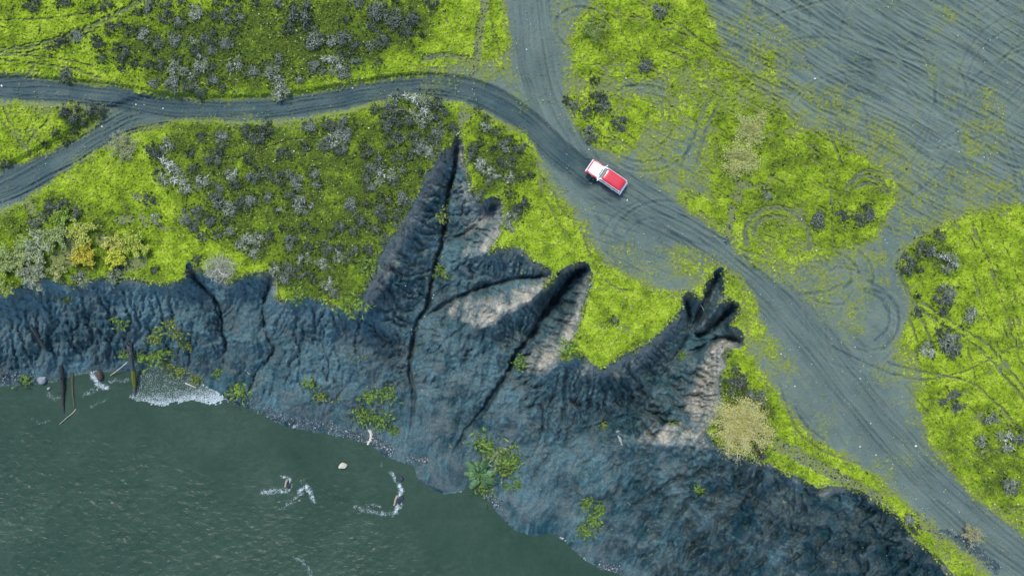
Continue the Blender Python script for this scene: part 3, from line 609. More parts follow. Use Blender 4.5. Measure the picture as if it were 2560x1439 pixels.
def plain(name, col, rough=.5, metal=0, coat=0, spec=.5, var=.12, scale=9, bump=0):
    m, nt, b = mat(name); q = NB(nt)
    P = q.n('ShaderNodeTexCoord').outputs['Object']; n = q.noise(scale, 3, .6, P)
    q.l(q.mix(1.0, (*col,), q.ramp(n, [(.3, (1 - var,) * 3), (.7, (1 + var,) * 3)]), 'MULTIPLY'), b.inputs['Base Color'])
    b.inputs['Roughness'].default_value = rough; b.inputs['Metallic'].default_value = metal; b.inputs['Coat Weight'].default_value = coat; b.inputs['Specular IOR Level'].default_value = spec
    if bump: q.bump(n, bump, .05, b)
    return m
M_PLAT, M_CLIFF, M_RIVER = plateau_material(), cliff_material(), river_material()

# ------------------------------------------------------------------ meshes of the setting
def fast_mesh(name, V, F, m, attrs=None, smooth=True):
    me = bpy.data.meshes.new(name); F = np.asarray(F, np.int32); k = F.shape[1]
    me.vertices.add(len(V)); me.vertices.foreach_set('co', np.asarray(V, np.float32).ravel())
    me.loops.add(F.size); me.loops.foreach_set('vertex_index', F.ravel())
    me.polygons.add(len(F)); me.polygons.foreach_set('loop_start', np.arange(0, F.size, k, dtype=np.int32)); me.polygons.foreach_set('loop_total', np.full(len(F), k, np.int32))
    if smooth: me.polygons.foreach_set('use_smooth', np.ones(len(F), bool))
    for nm, a in (attrs or {}).items():
        a = np.asarray(a, np.float32)
        if a.ndim == 2: at = me.attributes.new(nm, 'FLOAT_COLOR', 'POINT'); at.data.foreach_set('color', a.ravel())
        else: at = me.attributes.new(nm, 'FLOAT', 'POINT'); at.data.foreach_set('value', a)
    me.update(); me.materials.append(m)
    return me
def link(name, me, parent=None, **props):
    o = bpy.data.objects.new(name, me); COL.objects.link(o)
    if parent is not None: o.parent = parent
    for k, v in props.items(): o[k] = v
    return o
idx = np.arange(NX * NY, dtype=np.int32).reshape(NY, NX)
quads = np.stack([idx[1:, :-1], idx[1:, 1:], idx[:-1, 1:], idx[:-1, :-1]], -1).reshape(-1, 4)
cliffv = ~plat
PALE_WALLS = [(.55,[(1150,640),(1205,634),(1236,622),(1256,575),(1240,565),(1195,608),(1150,620)]),(.9,[(1160,640),(1205,634),(1236,622),(1252,585),(1235,592),(1205,618)]),
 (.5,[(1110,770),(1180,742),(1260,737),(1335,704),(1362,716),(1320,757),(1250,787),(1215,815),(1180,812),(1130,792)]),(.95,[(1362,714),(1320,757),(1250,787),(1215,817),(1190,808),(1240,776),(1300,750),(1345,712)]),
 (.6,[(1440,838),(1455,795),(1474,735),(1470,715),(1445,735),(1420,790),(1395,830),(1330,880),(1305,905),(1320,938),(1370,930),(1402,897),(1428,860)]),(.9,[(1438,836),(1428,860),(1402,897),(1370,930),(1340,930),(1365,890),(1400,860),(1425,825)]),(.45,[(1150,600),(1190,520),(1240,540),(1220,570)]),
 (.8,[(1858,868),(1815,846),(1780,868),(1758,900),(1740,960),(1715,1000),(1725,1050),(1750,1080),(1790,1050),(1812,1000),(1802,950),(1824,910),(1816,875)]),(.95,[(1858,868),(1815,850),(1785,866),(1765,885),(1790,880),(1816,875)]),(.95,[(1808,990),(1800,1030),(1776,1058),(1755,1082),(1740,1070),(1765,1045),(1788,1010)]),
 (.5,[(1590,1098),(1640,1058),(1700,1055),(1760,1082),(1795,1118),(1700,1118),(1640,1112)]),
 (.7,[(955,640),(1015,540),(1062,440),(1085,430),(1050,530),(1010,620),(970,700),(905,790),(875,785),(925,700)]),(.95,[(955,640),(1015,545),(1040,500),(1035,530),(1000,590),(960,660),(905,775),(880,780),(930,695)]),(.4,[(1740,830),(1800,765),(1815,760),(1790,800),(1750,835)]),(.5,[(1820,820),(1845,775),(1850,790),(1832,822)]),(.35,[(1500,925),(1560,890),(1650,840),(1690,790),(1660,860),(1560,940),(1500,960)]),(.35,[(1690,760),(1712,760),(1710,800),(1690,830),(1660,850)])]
DR = np.zeros(ZL.shape, np.float32)  # paler beige earth on the traced gully walls and rims
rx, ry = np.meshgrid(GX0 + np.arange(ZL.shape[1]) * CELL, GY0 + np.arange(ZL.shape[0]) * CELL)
for v, poly in PALE_WALLS: DR[inpoly(rx, ry, poly)] = v
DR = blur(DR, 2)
pale_earth = ras(DR, WX, WY); pale_earth = np.clip(pale_earth * 1.1 + .5 * sstep(.02, .3, pale_earth) * (fbm(PX / 30, PY / 30, 3, 351) + 1.2 * (rill - .6)), 0, 1)
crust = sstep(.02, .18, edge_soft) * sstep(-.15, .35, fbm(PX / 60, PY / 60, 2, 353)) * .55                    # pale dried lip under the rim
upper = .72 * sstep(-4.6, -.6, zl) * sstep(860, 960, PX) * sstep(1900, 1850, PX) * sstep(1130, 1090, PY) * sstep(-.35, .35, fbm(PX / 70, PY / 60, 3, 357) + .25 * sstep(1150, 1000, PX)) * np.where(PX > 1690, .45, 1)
pale_earth = np.clip(np.maximum(np.maximum(pale_earth, crust), upper), 0, 1)
crest = np.zeros_like(PX)
for ln in RIDGE:
    d, u, v, a = linedist(PX + wob2, PY + wob2, smooth_line(ln, 2), 14); crest = np.maximum(crest, np.exp(-(d / 3.2) ** 2) * sstep(-.5, .2, perlin(u / 30, a * 0, 355)))
es2 = ras(blur((ZL > -.02).astype(np.float32), 9), WX, WY)
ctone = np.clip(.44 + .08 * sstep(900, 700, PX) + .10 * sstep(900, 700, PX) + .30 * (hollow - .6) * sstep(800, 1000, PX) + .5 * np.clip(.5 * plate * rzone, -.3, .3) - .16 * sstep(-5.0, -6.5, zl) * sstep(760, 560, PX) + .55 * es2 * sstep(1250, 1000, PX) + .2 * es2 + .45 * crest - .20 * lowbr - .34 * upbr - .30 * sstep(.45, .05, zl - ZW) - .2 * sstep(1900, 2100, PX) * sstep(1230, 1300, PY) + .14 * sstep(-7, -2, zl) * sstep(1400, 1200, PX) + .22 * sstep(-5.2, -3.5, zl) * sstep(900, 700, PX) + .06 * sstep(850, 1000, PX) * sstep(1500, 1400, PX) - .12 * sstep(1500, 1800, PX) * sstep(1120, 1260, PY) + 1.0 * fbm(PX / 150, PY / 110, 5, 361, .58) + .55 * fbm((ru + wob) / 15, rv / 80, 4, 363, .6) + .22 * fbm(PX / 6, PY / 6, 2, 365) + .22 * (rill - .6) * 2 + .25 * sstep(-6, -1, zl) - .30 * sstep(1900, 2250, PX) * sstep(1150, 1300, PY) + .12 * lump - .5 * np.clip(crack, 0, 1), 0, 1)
ptone = np.clip(.60 + .45 * streak + .30 * fbm(PX / 110, PY / 110, 4, 371) - .35 * tr, 0, 1)
pal = np.clip(.75 * darkroad * (.75 + .5 * fbm(PX / 70, PY / 70, 3, 381)) + sto * .65 + .5 * tr * (1 - moss), 0, 1)
film = (sstep(.06, .75, mdens + .55 * nz + .12 * fbm(PX / 120, PY / 120, 2, 383)) * (1 - .8 * tr) * (1 - .85 * roadm * sstep(.5, .2, mdens)) * np.where(cliffv, 0, 1)).astype(np.float32).ravel()
cover = np.stack([np.where(cliffv, pale_earth, moss), np.where(cliffv, ctone, lush), np.where(cliffv, 0, ptone), np.where(cliffv, 0, pal)], -1).astype(np.float32).reshape(-1, 4)
VALL = np.stack([VX, VY, Z], -1).reshape(-1, 3).astype(np.float32)
road_v = (roadm > .5) & plat & (moss < .5) & (darkroad > .12)
cls = np.where(cliffv, 3, np.where(road_v, 1, np.where(moss > .45, 2, 0))).ravel()
deep = (Z < ZW - 1.5).ravel()
fc = np.max(cls[quads], 1); fc = np.where((cls[quads] == 3).sum(1) >= 1, 3, np.median(cls[quads], 1).astype(int))
keep = ~deep[quads].all(1)
def submesh(name, sel, m, **props):
    F = quads[sel]; u, inv = np.unique(F, return_inverse=True)
    return link(name, fast_mesh(name, VALL[u], inv.reshape(-1, 4), m, {'cover': cover[u], 'film': film[u]}), **props)
submesh('ground', (fc == 0) & keep, M_PLAT, kind='structure', label='grey volcanic sand flats with wheel tracks')
submesh('dirt_road', (fc == 1) & keep, M_PLAT, kind='structure', label='dark grey dirt road winding across the mossy plateau')
submesh('moss_cover', (fc == 2) & keep, M_PLAT, kind='stuff', label='bright yellow green moss carpet on the plateau', category='moss')
submesh('river_bank', (fc == 3) & keep, M_CLIFF, kind='structure', label='steep blue grey eroded river bank with gullies')
# river surface
FOAM = [(9,.55,[(195,930),(220,925),(245,925)]),(9,.9,[(228,922),(236,945),(248,962),(264,968)]),(12,.5,[(210,985),(235,975),(255,965)]),(5,.55,[(225,1018),(245,1008),(265,998)]),(9,.5,[(120,985),(138,998),(150,992)]),(6,.4,[(80,1045),(105,1060),(125,1050)]),
 (7,.6,[(275,952),(300,950),(320,950)]),(5,.75,[(705,1190),(722,1195),(727,1212),(720,1228)]),(8,.75,[(655,1230),(680,1228),(712,1226)]),(8,.8,[(750,1228),(765,1215),(775,1228),(783,1250)]),(5,.6,[(715,1262),(740,1243),(762,1228)]),(5,.45,[(690,1272),(720,1265),(750,1250)]),(5,.5,[(752,1205),(760,1198)]),
 (6,.7,[(975,1180),(985,1190),(990,1205)]),(7,.95,[(998,1213),(1003,1228),(996,1246),(1000,1260),(988,1280)]),(8,.6,[(890,1268),(920,1276),(950,1283),(985,1284)]),(8,.5,[(950,1265),(920,1262)]),(7,.6,[(735,1392),(760,1405),(775,1425),(778,1450)]),(4,1.0,[(1402,1342),(1422,1354),(1440,1370),(1464,1396)]),(4,.9,[(505,958),(535,975),(565,996)]),
 (5,.4,[(845,1180),(868,1182)]),(5,.5,[(950,1155),(955,1162)]),(4,.55,[(30,958),(90,957),(140,952)]),(5,.4,[(590,1055),(612,1048)]),(3,.45,[(1040,1190),(1066,1216),(1110,1234),(1160,1226)]),(3,.4,[(1255,1290),(1295,1325),(1340,1340)])]
sx = axis(-40, 1800, -2500, 5200, 3.0); sy = axis(900, 1480, 880, 4600, 3.0); SX, SY = np.meshgrid(sx, sy); GRID[SX.shape] = (sx, sy)
foam = np.zeros_like(SX)
for hw, stg, pts in FOAM:
    d, u, v, a = linedist(SX + 4 * fbm(SX / 14, SY / 14, 2, 401), SY + 4 * fbm(SX / 14, SY / 14, 2, 407), pts, 40)
    foam = np.maximum(foam, stg * .95 * np.exp(-(d / (hw * 1.15)) ** 2) * (.75 + .6 * fbm(SX / 7, SY / 7, 2, 403)))
fp = inpoly(SX + 12 * fbm(SX / 22, SY / 22, 3, 411, .65), SY + 22 * fbm(SX / 26, SY / 20, 4, 417, .65), [(350,912),(430,918),(480,938),(540,968),(572,1000),(520,1010),(460,1003),(400,1010),(350,1004),(318,990),(345,960)])
grad = .34 + .14 * fbm(SX / 18, SY / 12, 3, 419) + .34 * sstep(40, -10, (1012 - SY) - .05 * (SX - 350)) + .1 * sstep(430, 560, SX)
foam = np.maximum(foam, fp * grad)
chop = np.clip(.20 + .75 * sstep(1100, 1380, SY + .25 * (600 - SX)) + .4 * fbm(SX / 120, SY / 120, 2, 421) - .5 * sstep(900, 1200, SX), .12, 1.2)
dab = sstep(.42, .62, fbm(SX / 9, SY / 6, 3, 443, .6)) * sstep(.1, .5, fbm(SX / 70, SY / 70, 2, 447)) * sstep(.7, 1.0, chop)
waves = chop * (.18 * fbm(SX / 22, SY / 15, 3, 431) + .06 * ridged(SX / 9, SY / 12, 2, 437)) + .06 * foam
SZ = ZW + waves - .05
Ks = (HC - SZ) / HC
near = np.interp(SX, [p[0] for p in SHORE], [p[1] for p in SHORE]) - 60
ok = (SY > near) & (SY < 4000)
si = np.arange(SX.size, dtype=np.int32).reshape(SX.shape)
sq = np.stack([si[1:, :-1], si[1:, 1:], si[:-1, 1:], si[:-1, :-1]], -1).reshape(-1, 4)
sq = sq[ok.ravel()[sq].all(1)]
u, inv = np.unique(sq, return_inverse=True)
SVt = np.stack([(SX - CX) * S * Ks, (CY - SY) * S * Ks, SZ], -1).reshape(-1, 3)[u]
link('river', fast_mesh('river', SVt, inv.reshape(-1, 4), M_RIVER, {'cover': np.stack([foam, chop, foam, foam], -1).reshape(-1, 4)[u]}), kind='structure', label='grey green silty river with foam by the bank')
print('terrain', round(time.time() - T0, 1))

# ------------------------------------------------------------------ small-mesh builder
class MB:
    def __init__(s): s.v = []; s.f = []; s.t = []
    def add(s, vs, fs, tone=.5):
        b = len(s.v); s.v += [tuple(p) for p in vs]; s.t += [tone] * len(vs); s.f += [tuple(i + b for i in f) for f in fs]
    def tube(s, pts, rad, n=5, tone=.5, cap=True, wob=0, rg=random):
        pts = [Vector(p) for p in pts]; rings = []; b = len(s.v)
        up = Vector((0, 0, 1))
        for i, p in enumerate(pts):
            d = (pts[min(i + 1, len(pts) - 1)] - pts[max(i - 1, 0)]).normalized()
            a = d.cross(up if abs(d.z) < .9 else Vector((1, 0, 0))).normalized(); c = d.cross(a)
            for k in range(n):
                th = 2 * math.pi * k / n; r = rad[i] * (1 + wob * (rg.random() - .5))
                s.v.append(tuple(p + (a * math.cos(th) + c * math.sin(th)) * r)); s.t.append(tone)
        for i in range(len(pts) - 1):
            for k in range(n):
                s.f.append((b + i * n + k, b + i * n + (k + 1) % n, b + (i + 1) * n + (k + 1) % n, b + (i + 1) * n + k))
        if cap: s.f.append(tuple(b + k for k in range(n))[::-1]); s.f.append(tuple(b + (len(pts) - 1) * n + k for k in range(n)))
    def strip(s, pts, wid, side, tone):
        b = len(s.v)
        for p, w_ in zip(pts, wid):
            s.v.append(tuple(p - side * w_)); s.v.append(tuple(p + side * w_)); s.t += [tone, tone]
        for i in range(len(pts) - 1): s.f.append((b + 2 * i, b + 2 * i + 1, b + 2 * i + 3, b + 2 * i + 2))
    def leaf(s, p, d, side, L, W, tone):
        b = len(s.v); d = d * L; side = side * W
        s.v += [tuple(p), tuple(p + d * .45 + side), tuple(p + d), tuple(p + d * .45 - side)]; s.t += [tone] * 4; s.f.append((b, b + 1, b + 2, b + 3))
    def mesh(s, name, m, smooth=False):
        me = bpy.data.meshes.new(name); me.from_pydata(s.v, [], s.f)
        at = me.attributes.new('tone', 'FLOAT', 'POINT'); at.data.foreach_set('value', np.array(s.t, np.float32))
        if smooth: me.polygons.foreach_set('use_smooth', np.ones(len(me.polygons), bool))
        me.update(); me.materials.append(m); return me
def rvec(rg):
    while True:
        v = Vector((rg.uniform(-1, 1), rg.uniform(-1, 1), rg.uniform(-1, 1)))
        if .05 < v.length < 1: return v.normalized()

# ------------------------------------------------------------------ grey shrubs
M_TWIG = tone_material('grey_bark', (.10, .10, .09), (.30, .29, .26), .85, .2)
M_SHRUB = {'d': tone_material('dark_grey_leaves', (.010, .020, .014), (.215, .265, .205), .8, .3, tint=(.050, .080, .038)),
           'g': tone_material('grey_green_leaves', (.016, .030, .021), (.37, .44, .345), .8, .3, tint=(.11, .15, .08)),
           'p': tone_material('pale_grey_leaves', (.030, .045, .032), (.58, .645, .51), .8, .3, tint=(.19, .245, .12))}
def shrub_meshes(tone, seed):
    rg = random.Random(seed); lv = MB(); tw = MB()
    n = rg.randint(7, 11)
    lobes = []
    for i in range(n):
        a = rg.uniform(0, 6.283); rr = .72 * math.sqrt(rg.random()); lobes.append(Vector((rr * math.cos(a), rr * math.sin(a), rg.uniform(.22, .5) * (1.15 - rr))))
    for c in lobes:
        base = Vector((c.x * .25, c.y * .25, 0)); mid = base.lerp(c, .55) + Vector((0, 0, .08))
        tw.tube([base, mid, c], [.028, .018, .008], 4, rg.random())
        for k in range(rg.randint(3, 5)):
            d = (rvec(rg) + Vector((c.x, c.y, .5))).normalized(); tw.tube([c.lerp(mid, rg.random() * .6), c + d * .14, c + d * .3 - Vector((0, 0, .03))], [.011, .007, .003], 3, rg.random())
        R_ = rg.uniform(.26, .42)
        for k in range(52):
            d = rvec(rg); d.z = abs(d.z) * .9 + .05; d = (d + Vector((c.x, c.y, 0)) * .35).normalized()
            p = c + Vector((rg.gauss(0, .1), rg.gauss(0, .1), rg.gauss(-.02, .05)))
            L = R_ * rg.uniform(.45, 1.05); side = d.cross(rvec(rg)).normalized(); bend = Vector((0, 0, -.35 * L)) + side.cross(d) * rg.uniform(-.25, .25) * L
            t = min(1, max(0, rg.gauss(.50, .34)))
            lv.strip([p, p + d * L * .55, p + d * L + bend], [.012, .024, .006], side, t)
        for k in range(38):
            p = c + rvec(rg) * rg.uniform(.05, R_ * .75); p.z = max(.03, p.z * rg.uniform(.5, 1)); d = rvec(rg); lv.leaf(p, d, d.cross(rvec(rg)).normalized(), rg.uniform(.06, .11), rg.uniform(.02, .04), rg.random() ** 2 * .55)
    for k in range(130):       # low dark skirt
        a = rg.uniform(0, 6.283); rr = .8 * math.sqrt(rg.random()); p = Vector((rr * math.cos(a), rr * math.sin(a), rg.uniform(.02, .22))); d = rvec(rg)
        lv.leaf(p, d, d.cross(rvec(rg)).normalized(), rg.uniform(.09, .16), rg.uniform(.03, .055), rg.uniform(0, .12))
    return lv.mesh('foliage', M_SHRUB[tone]), tw.mesh('branches', M_TWIG)
PROTO = {(t, k): shrub_meshes(t, 100 + 10 * i + k) for i, t in enumerate('dgp') for k in range(5)}
rA = [(240,30,60,'d'),(450,35,25,'d'),(790,40,45,'d'),(685,75,25,'d'),(500,15,30,'g'),(1110,20,45,'g'),(1240,60,50,'d'),(1110,90,40,'g'),(1030,90,25,'d'),(1450,100,60,'p'),(1350,10,30,'g'),(1230,140,45,'d'),(1340,165,45,'g'),(1600,130,40,'d'),(1700,110,60,'d'),(1620,10,30,'d'),(1770,30,40,'d'),(1905,20,40,'d'),(1790,150,40,'g'),(2090,20,45,'g'),(2240,100,100,'d'),(2150,220,45,'d'),(2340,300,75,'g'),(2290,180,45,'d'),(2460,310,40,'p'),(2540,300,45,'g'),(820,215,45,'d'),(970,230,35,'d'),(890,190,25,'d'),(575,285,50,'g'),(460,320,40,'d'),(380,370,30,'d'),(740,330,40,'d'),(700,280,25,'d'),(1080,270,50,'p'),(1170,320,45,'g'),(1050,230,25,'g'),(1300,300,60,'g'),(1440,310,35,'p'),(1570,290,60,'d'),(1690,325,55,'g'),(1740,250,25,'d'),(1460,380,40,'d'),(1580,370,40,'g'),(920,410,60,'d'),(870,350,30,'d'),(760,430,30,'d'),(1000,470,30,'d'),(910,520,25,'d'),(1110,480,30,'d'),(1190,485,40,'d'),(1320,450,35,'d'),(1310,520,50,'p'),(1420,560,60,'p'),(1490,480,60,'p'),(1150,400,20,'d'),(1580,500,30,'d'),(1300,630,60,'g'),(1150,620,45,'g'),(1420,640,60,'d'),(1590,600,40,'g'),(1650,660,30,'d'),(1500,690,40,'d'),(1760,490,60,'p'),(1880,540,50,'g'),(2060,560,60,'p'),(2000,500,40,'g'),(2090,450,40,'g'),(2100,690,60,'p'),(2230,590,30,'g'),(2340,500,50,'g'),(2470,490,70,'p'),(2400,540,30,'g'),(500,560,50,'g'),(540,850,70,'d'),(720,830,60,'d'),(600,890,40,'d'),(410,985,30,'d'),(560,960,40,'d'),(330,1070,20,'d'),(40,1210,30,'d'),(490,1060,20,'d'),(1250,1090,60,'p'),(1170,1150,50,'d'),(1130,1110,40,'d'),(1420,1145,30,'d'),(1490,1020,35,'d'),(1670,1040,60,'g'),(1850,980,60,'d'),(1980,970,60,'d'),(1920,1030,60,'d'),(1600,1180,60,'d'),(1720,1290,50,'p'),(1640,1140,30,'d'),(1850,1190,35,'d'),(1250,1290,90,'p'),(1190,1290,40,'d'),(1370,1390,50,'p'),(1500,1350,60,'p'),(1440,1260,30,'d'),(1620,1400,40,'g'),(1750,1380,40,'d'),(1900,1300,60,'g'),(1990,1290,40,'d'),(2110,1150,50,'d'),(2180,1350,70,'g'),(2070,1330,50,'d'),(2300,950,50,'g'),(2440,1080,60,'g'),(2500,1060,60,'p'),(2440,930,40,'d'),(2500,960,50,'d'),(2270,1100,30,'d'),(2360,1370,30,'p'),(2330,1290,40,'g'),(2530,1130,40,'d')]
rB = [(120,40,50,'g'),(290,90,80,'g'),(400,150,70,'g'),(540,150,60,'d'),(260,200,50,'d'),(500,240,50,'d'),(410,25,25,'d'),(680,25,50,'d'),(50,150,25,'d'),(40,290,55,'g'),(110,345,40,'d'),(20,420,40,'d'),(120,450,40,'g'),(300,290,50,'d'),(235,345,40,'g'),(330,320,35,'d'),(610,265,15,'d'),(30,540,50,'g'),(290,470,25,'g'),(1890,600,25,'d'),(1920,760,70,'d'),(1970,810,50,'g'),(1840,840,45,'d'),(1740,780,40,'g'),(1690,745,25,'d'),(2080,920,55,'d'),(1880,1000,60,'g'),(2390,80,55,'g'),(2270,490,50,'g'),(420,790,80,'g'),(560,800,90,'p'),(700,760,70,'d'),(740,840,60,'d'),(480,890,70,'d'),(640,890,60,'p'),(370,880,60,'d'),(260,810,35,'d'),(330,950,50,'g'),(720,970,60,'g'),(690,1040,50,'d'),(560,1020,50,'d'),(400,1040,70,'d'),(590,1100,60,'g'),(655,1130,50,'p'),(530,1160,30,'d'),(730,1140,40,'d'),(430,1170,40,'d'),(200,1130,50,'d'),(170,1080,25,'d'),(310,1190,40,'g'),(240,1260,60,'d'),(330,1300,80,'p'),(460,1260,30,'p'),(420,1350,40,'d'),(190,1330,40,'g'),(230,1400,40,'g'),(600,1280,20,'d'),(20,1000,70,'g'),(30,1100,30,'g'),(40,930,50,'g'),(1080,950,35,'p'),(1165,985,30,'g'),(1030,815,20,'d'),(1090,880,20,'d'),(990,1090,35,'d'),(1045,1060,20,'d'),(1210,1090,45,'g'),(1330,1100,50,'d'),(1250,1040,30,'d'),(980,1160,40,'d'),(1070,1230,60,'p'),(1150,1290,45,'p'),(1250,1320,40,'p'),(1270,1220,45,'d'),(1200,1200,35,'d'),(1340,1330,20,'d'),(1420,1310,20,'d'),(1130,1110,20,'d'),(840,950,30,'d'),(1110,1340,30,'p')]
rD = [(400,100,60,'d'),(480,90,40,'d'),(560,170,50,'d'),(350,170,40,'d'),(270,280,60,'d'),(1110,60,45,'d'),(1170,200,40,'p'),(1370,190,55,'g'),(1480,150,50,'d'),(1600,60,60,'g'),(1690,130,70,'p'),(1800,100,50,'d'),(1880,60,50,'g'),(2080,130,30,'p'),(2260,90,70,'p'),(2180,40,50,'d'),(2000,50,40,'g'),(1450,260,50,'d'),(1570,220,50,'d'),(1620,320,35,'d'),(1510,330,35,'g'),(1710,300,40,'p'),(1680,230,30,'d'),(1850,370,60,'p'),(1930,345,50,'p'),(1900,455,45,'p'),(2000,325,35,'d'),(1790,395,35,'p'),(2180,330,50,'g'),(2150,405,35,'g'),(2270,500,50,'p'),(2290,410,40,'d'),(2430,420,50,'d'),(2460,320,30,'d'),(2520,270,40,'d'),(2280,250,30,'d'),(2340,290,20,'d'),(2100,260,20,'d'),(2050,570,40,'p'),(2150,580,55,'g'),(2110,645,45,'g'),(2250,600,50,'d'),(2330,640,35,'d'),(2400,530,50,'p'),(2510,480,45,'p'),(2430,680,50,'p'),(2490,750,40,'g'),(610,640,60,'p'),(850,620,50,'p'),(890,590,30,'d'),(1155,580,25,'d'),(1470,505,25,'d'),(2530,410,30,'d')]
rE = [(90,100,60,'g'),(300,130,55,'d'),(300,40,25,'d'),(370,60,25,'g'),(480,50,60,'g'),(420,155,45,'d'),(440,235,55,'d'),(160,220,40,'d'),(100,290,35,'d'),(210,250,25,'d'),(200,95,25,'g'),(330,195,35,'d'),(310,340,40,'d'),(270,270,30,'g'),(220,430,40,'d'),(120,430,30,'g'),(70,490,40,'d'),(10,260,30,'g'),(1360,110,65,'d'),(1280,215,60,'p'),(1310,150,40,'d'),(1260,10,25,'g'),(2040,950,25,'g'),(1035,15,40,'g')]
rF = [(1030,210,60,'g'),(1200,180,50,'d'),(1370,160,70,'d'),(1330,225,40,'d'),(640,30,40,'g'),(1930,330,40,'d'),(1800,430,60,'d'),(1880,440,40,'p'),(1680,540,70,'d'),(1970,530,80,'p'),(1960,765,75,'g'),(1960,840,60,'d'),(2160,930,60,'p'),(2000,1120,80,'g'),(1960,1050,50,'d'),(1840,1170,50,'p'),(2030,1190,45,'d'),(1770,770,15,'d'),(1770,900,25,'d'),(1780,580,20,'d')]
rI = [(1680,350,65,'d'),(1930,450,40,'g'),(2020,590,65,'p'),(2100,570,50,'g'),(1860,600,35,'p'),(2050,880,50,'g'),(320,250,60,'d'),(380,235,45,'d'),(470,340,60,'d'),(420,330,40,'d'),(340,165,25,'d'),(300,50,25,'d'),(1430,1090,40,'g'),(1460,1150,30,'d'),(490,660,50,'d')]
SHR = []
for lst, ox, oy, sc in ((rA, 0, 0, 2.977), (rB, 850, 0, 2.977), (rD, 0, 480, 2.977), (rE, 850, 480, 2.977), (rF, 1700, 480, 2.977), (rI, 1700, 860, 2.485)):
    for x, y, r_, t in lst:
        x, y, r_ = ox + x / sc, oy + y / sc, r_ / sc
        if all(math.hypot(x - a, y - b) > .55 * min(r_, c) + 2 for a, b, c, d in SHR): SHR.append((x, y, r_, t))
LANDMARKS = [((1518, 440), 'the car'), ((1143, 350), "the big gully's head"), ((335, 290), 'the left road fork'), ((265, 620), 'the yellow bushes'), ((1300, 235), 'the road junction'), ((1845, 1060), 'the round yellow tree'),
 ((1860, 385), 'the sprawling shrub'), ((555, 680), 'the bleached shrub'), ((2165, 800), 'the tyre rings'), ((310, 370), 'the straw-coloured bush'), ((700, 245), "the road's lowest dip"), ((1480, 80), 'the green bush'), ((870, 780), 'the moss point at the rim'), ((2420, 1330), 'the little pale bush')]
NUMW = 'zero one two three four five six seven eight nine ten eleven twelve thirteen fourteen fifteen sixteen seventeen eighteen nineteen twenty'.split()
used_labels = set()
def where(x, y, head):
    """a label that singles out the thing at x, y: where it stands from a landmark, in metres, as seen in the photograph"""
    marks = sorted(LANDMARKS, key=lambda L: math.hypot(x - L[0][0], y - L[0][1]))
    for (lx, ly), nm in marks[:5]:
        dx, dy = (x - lx) * S, (y - ly) * S; d = math.hypot(dx, dy)
        vert = 'above' if dy < 0 else 'below'; hor = 'left' if dx < 0 else 'right'
        if abs(dx) < .38 * abs(dy): dr = vert
        elif abs(dy) < .38 * abs(dx): dr = hor + ' of'
        else: dr = 'diagonally ' + vert + ' ' + hor + ' of'
        if d < 20.5:
            n = max(1, round(d)); lab = f"{head} {NUMW[n]} metre{'s' if n > 1 else ''} {dr} {nm}"
        else: lab = f"{head} {round(d)} metres {dr} {nm}"
        if lab not in used_labels: break
    else:
        (lx, ly), nm = marks[0]; k = 0
        while lab in used_labels and k < 9:
            k += 1; lab = f"{head} beside {['two','three','four','five','six','seven','eight','nine','ten'][k-1]} others near {nm}"
    used_labels.add(lab); return lab
TW = {'d': 'dark grey', 'g': 'mid-grey', 'p': 'pale grey'}
rg = random.Random(5)
VALID = []
for x, y, r_, t in SHR:
    if not (-20 < x < 2580): continue
    k = rg.randrange(5); fm, bm_ = PROTO[(t, k)]
    p = world(x, y); rad = r_ * S * (HC - p.z) / HC * 1.3
    sz = 'tiny' if r_ < 9 else 'small' if r_ < 14 else 'mid-sized' if r_ < 20 else 'large'
    e = link('grey_shrub', None, label=where(x, y, f'{sz} {TW[t]} shrub'), category='shrub', group='grey shrubs dotted over the moss')
    e.location = p - Vector((0, 0, .03)); e.rotation_euler = (rg.uniform(-.12, .12), rg.uniform(-.12, .12), rg.uniform(0, 6.28)); e.scale = (rad * rg.uniform(.92, 1.1), rad * rg.uniform(.92, 1.1), rad * rg.uniform(.75, 1.05))
    link('foliage', fm, e); link('branches', bm_, e)
print('shrubs', len(SHR), round(time.time() - T0, 1))

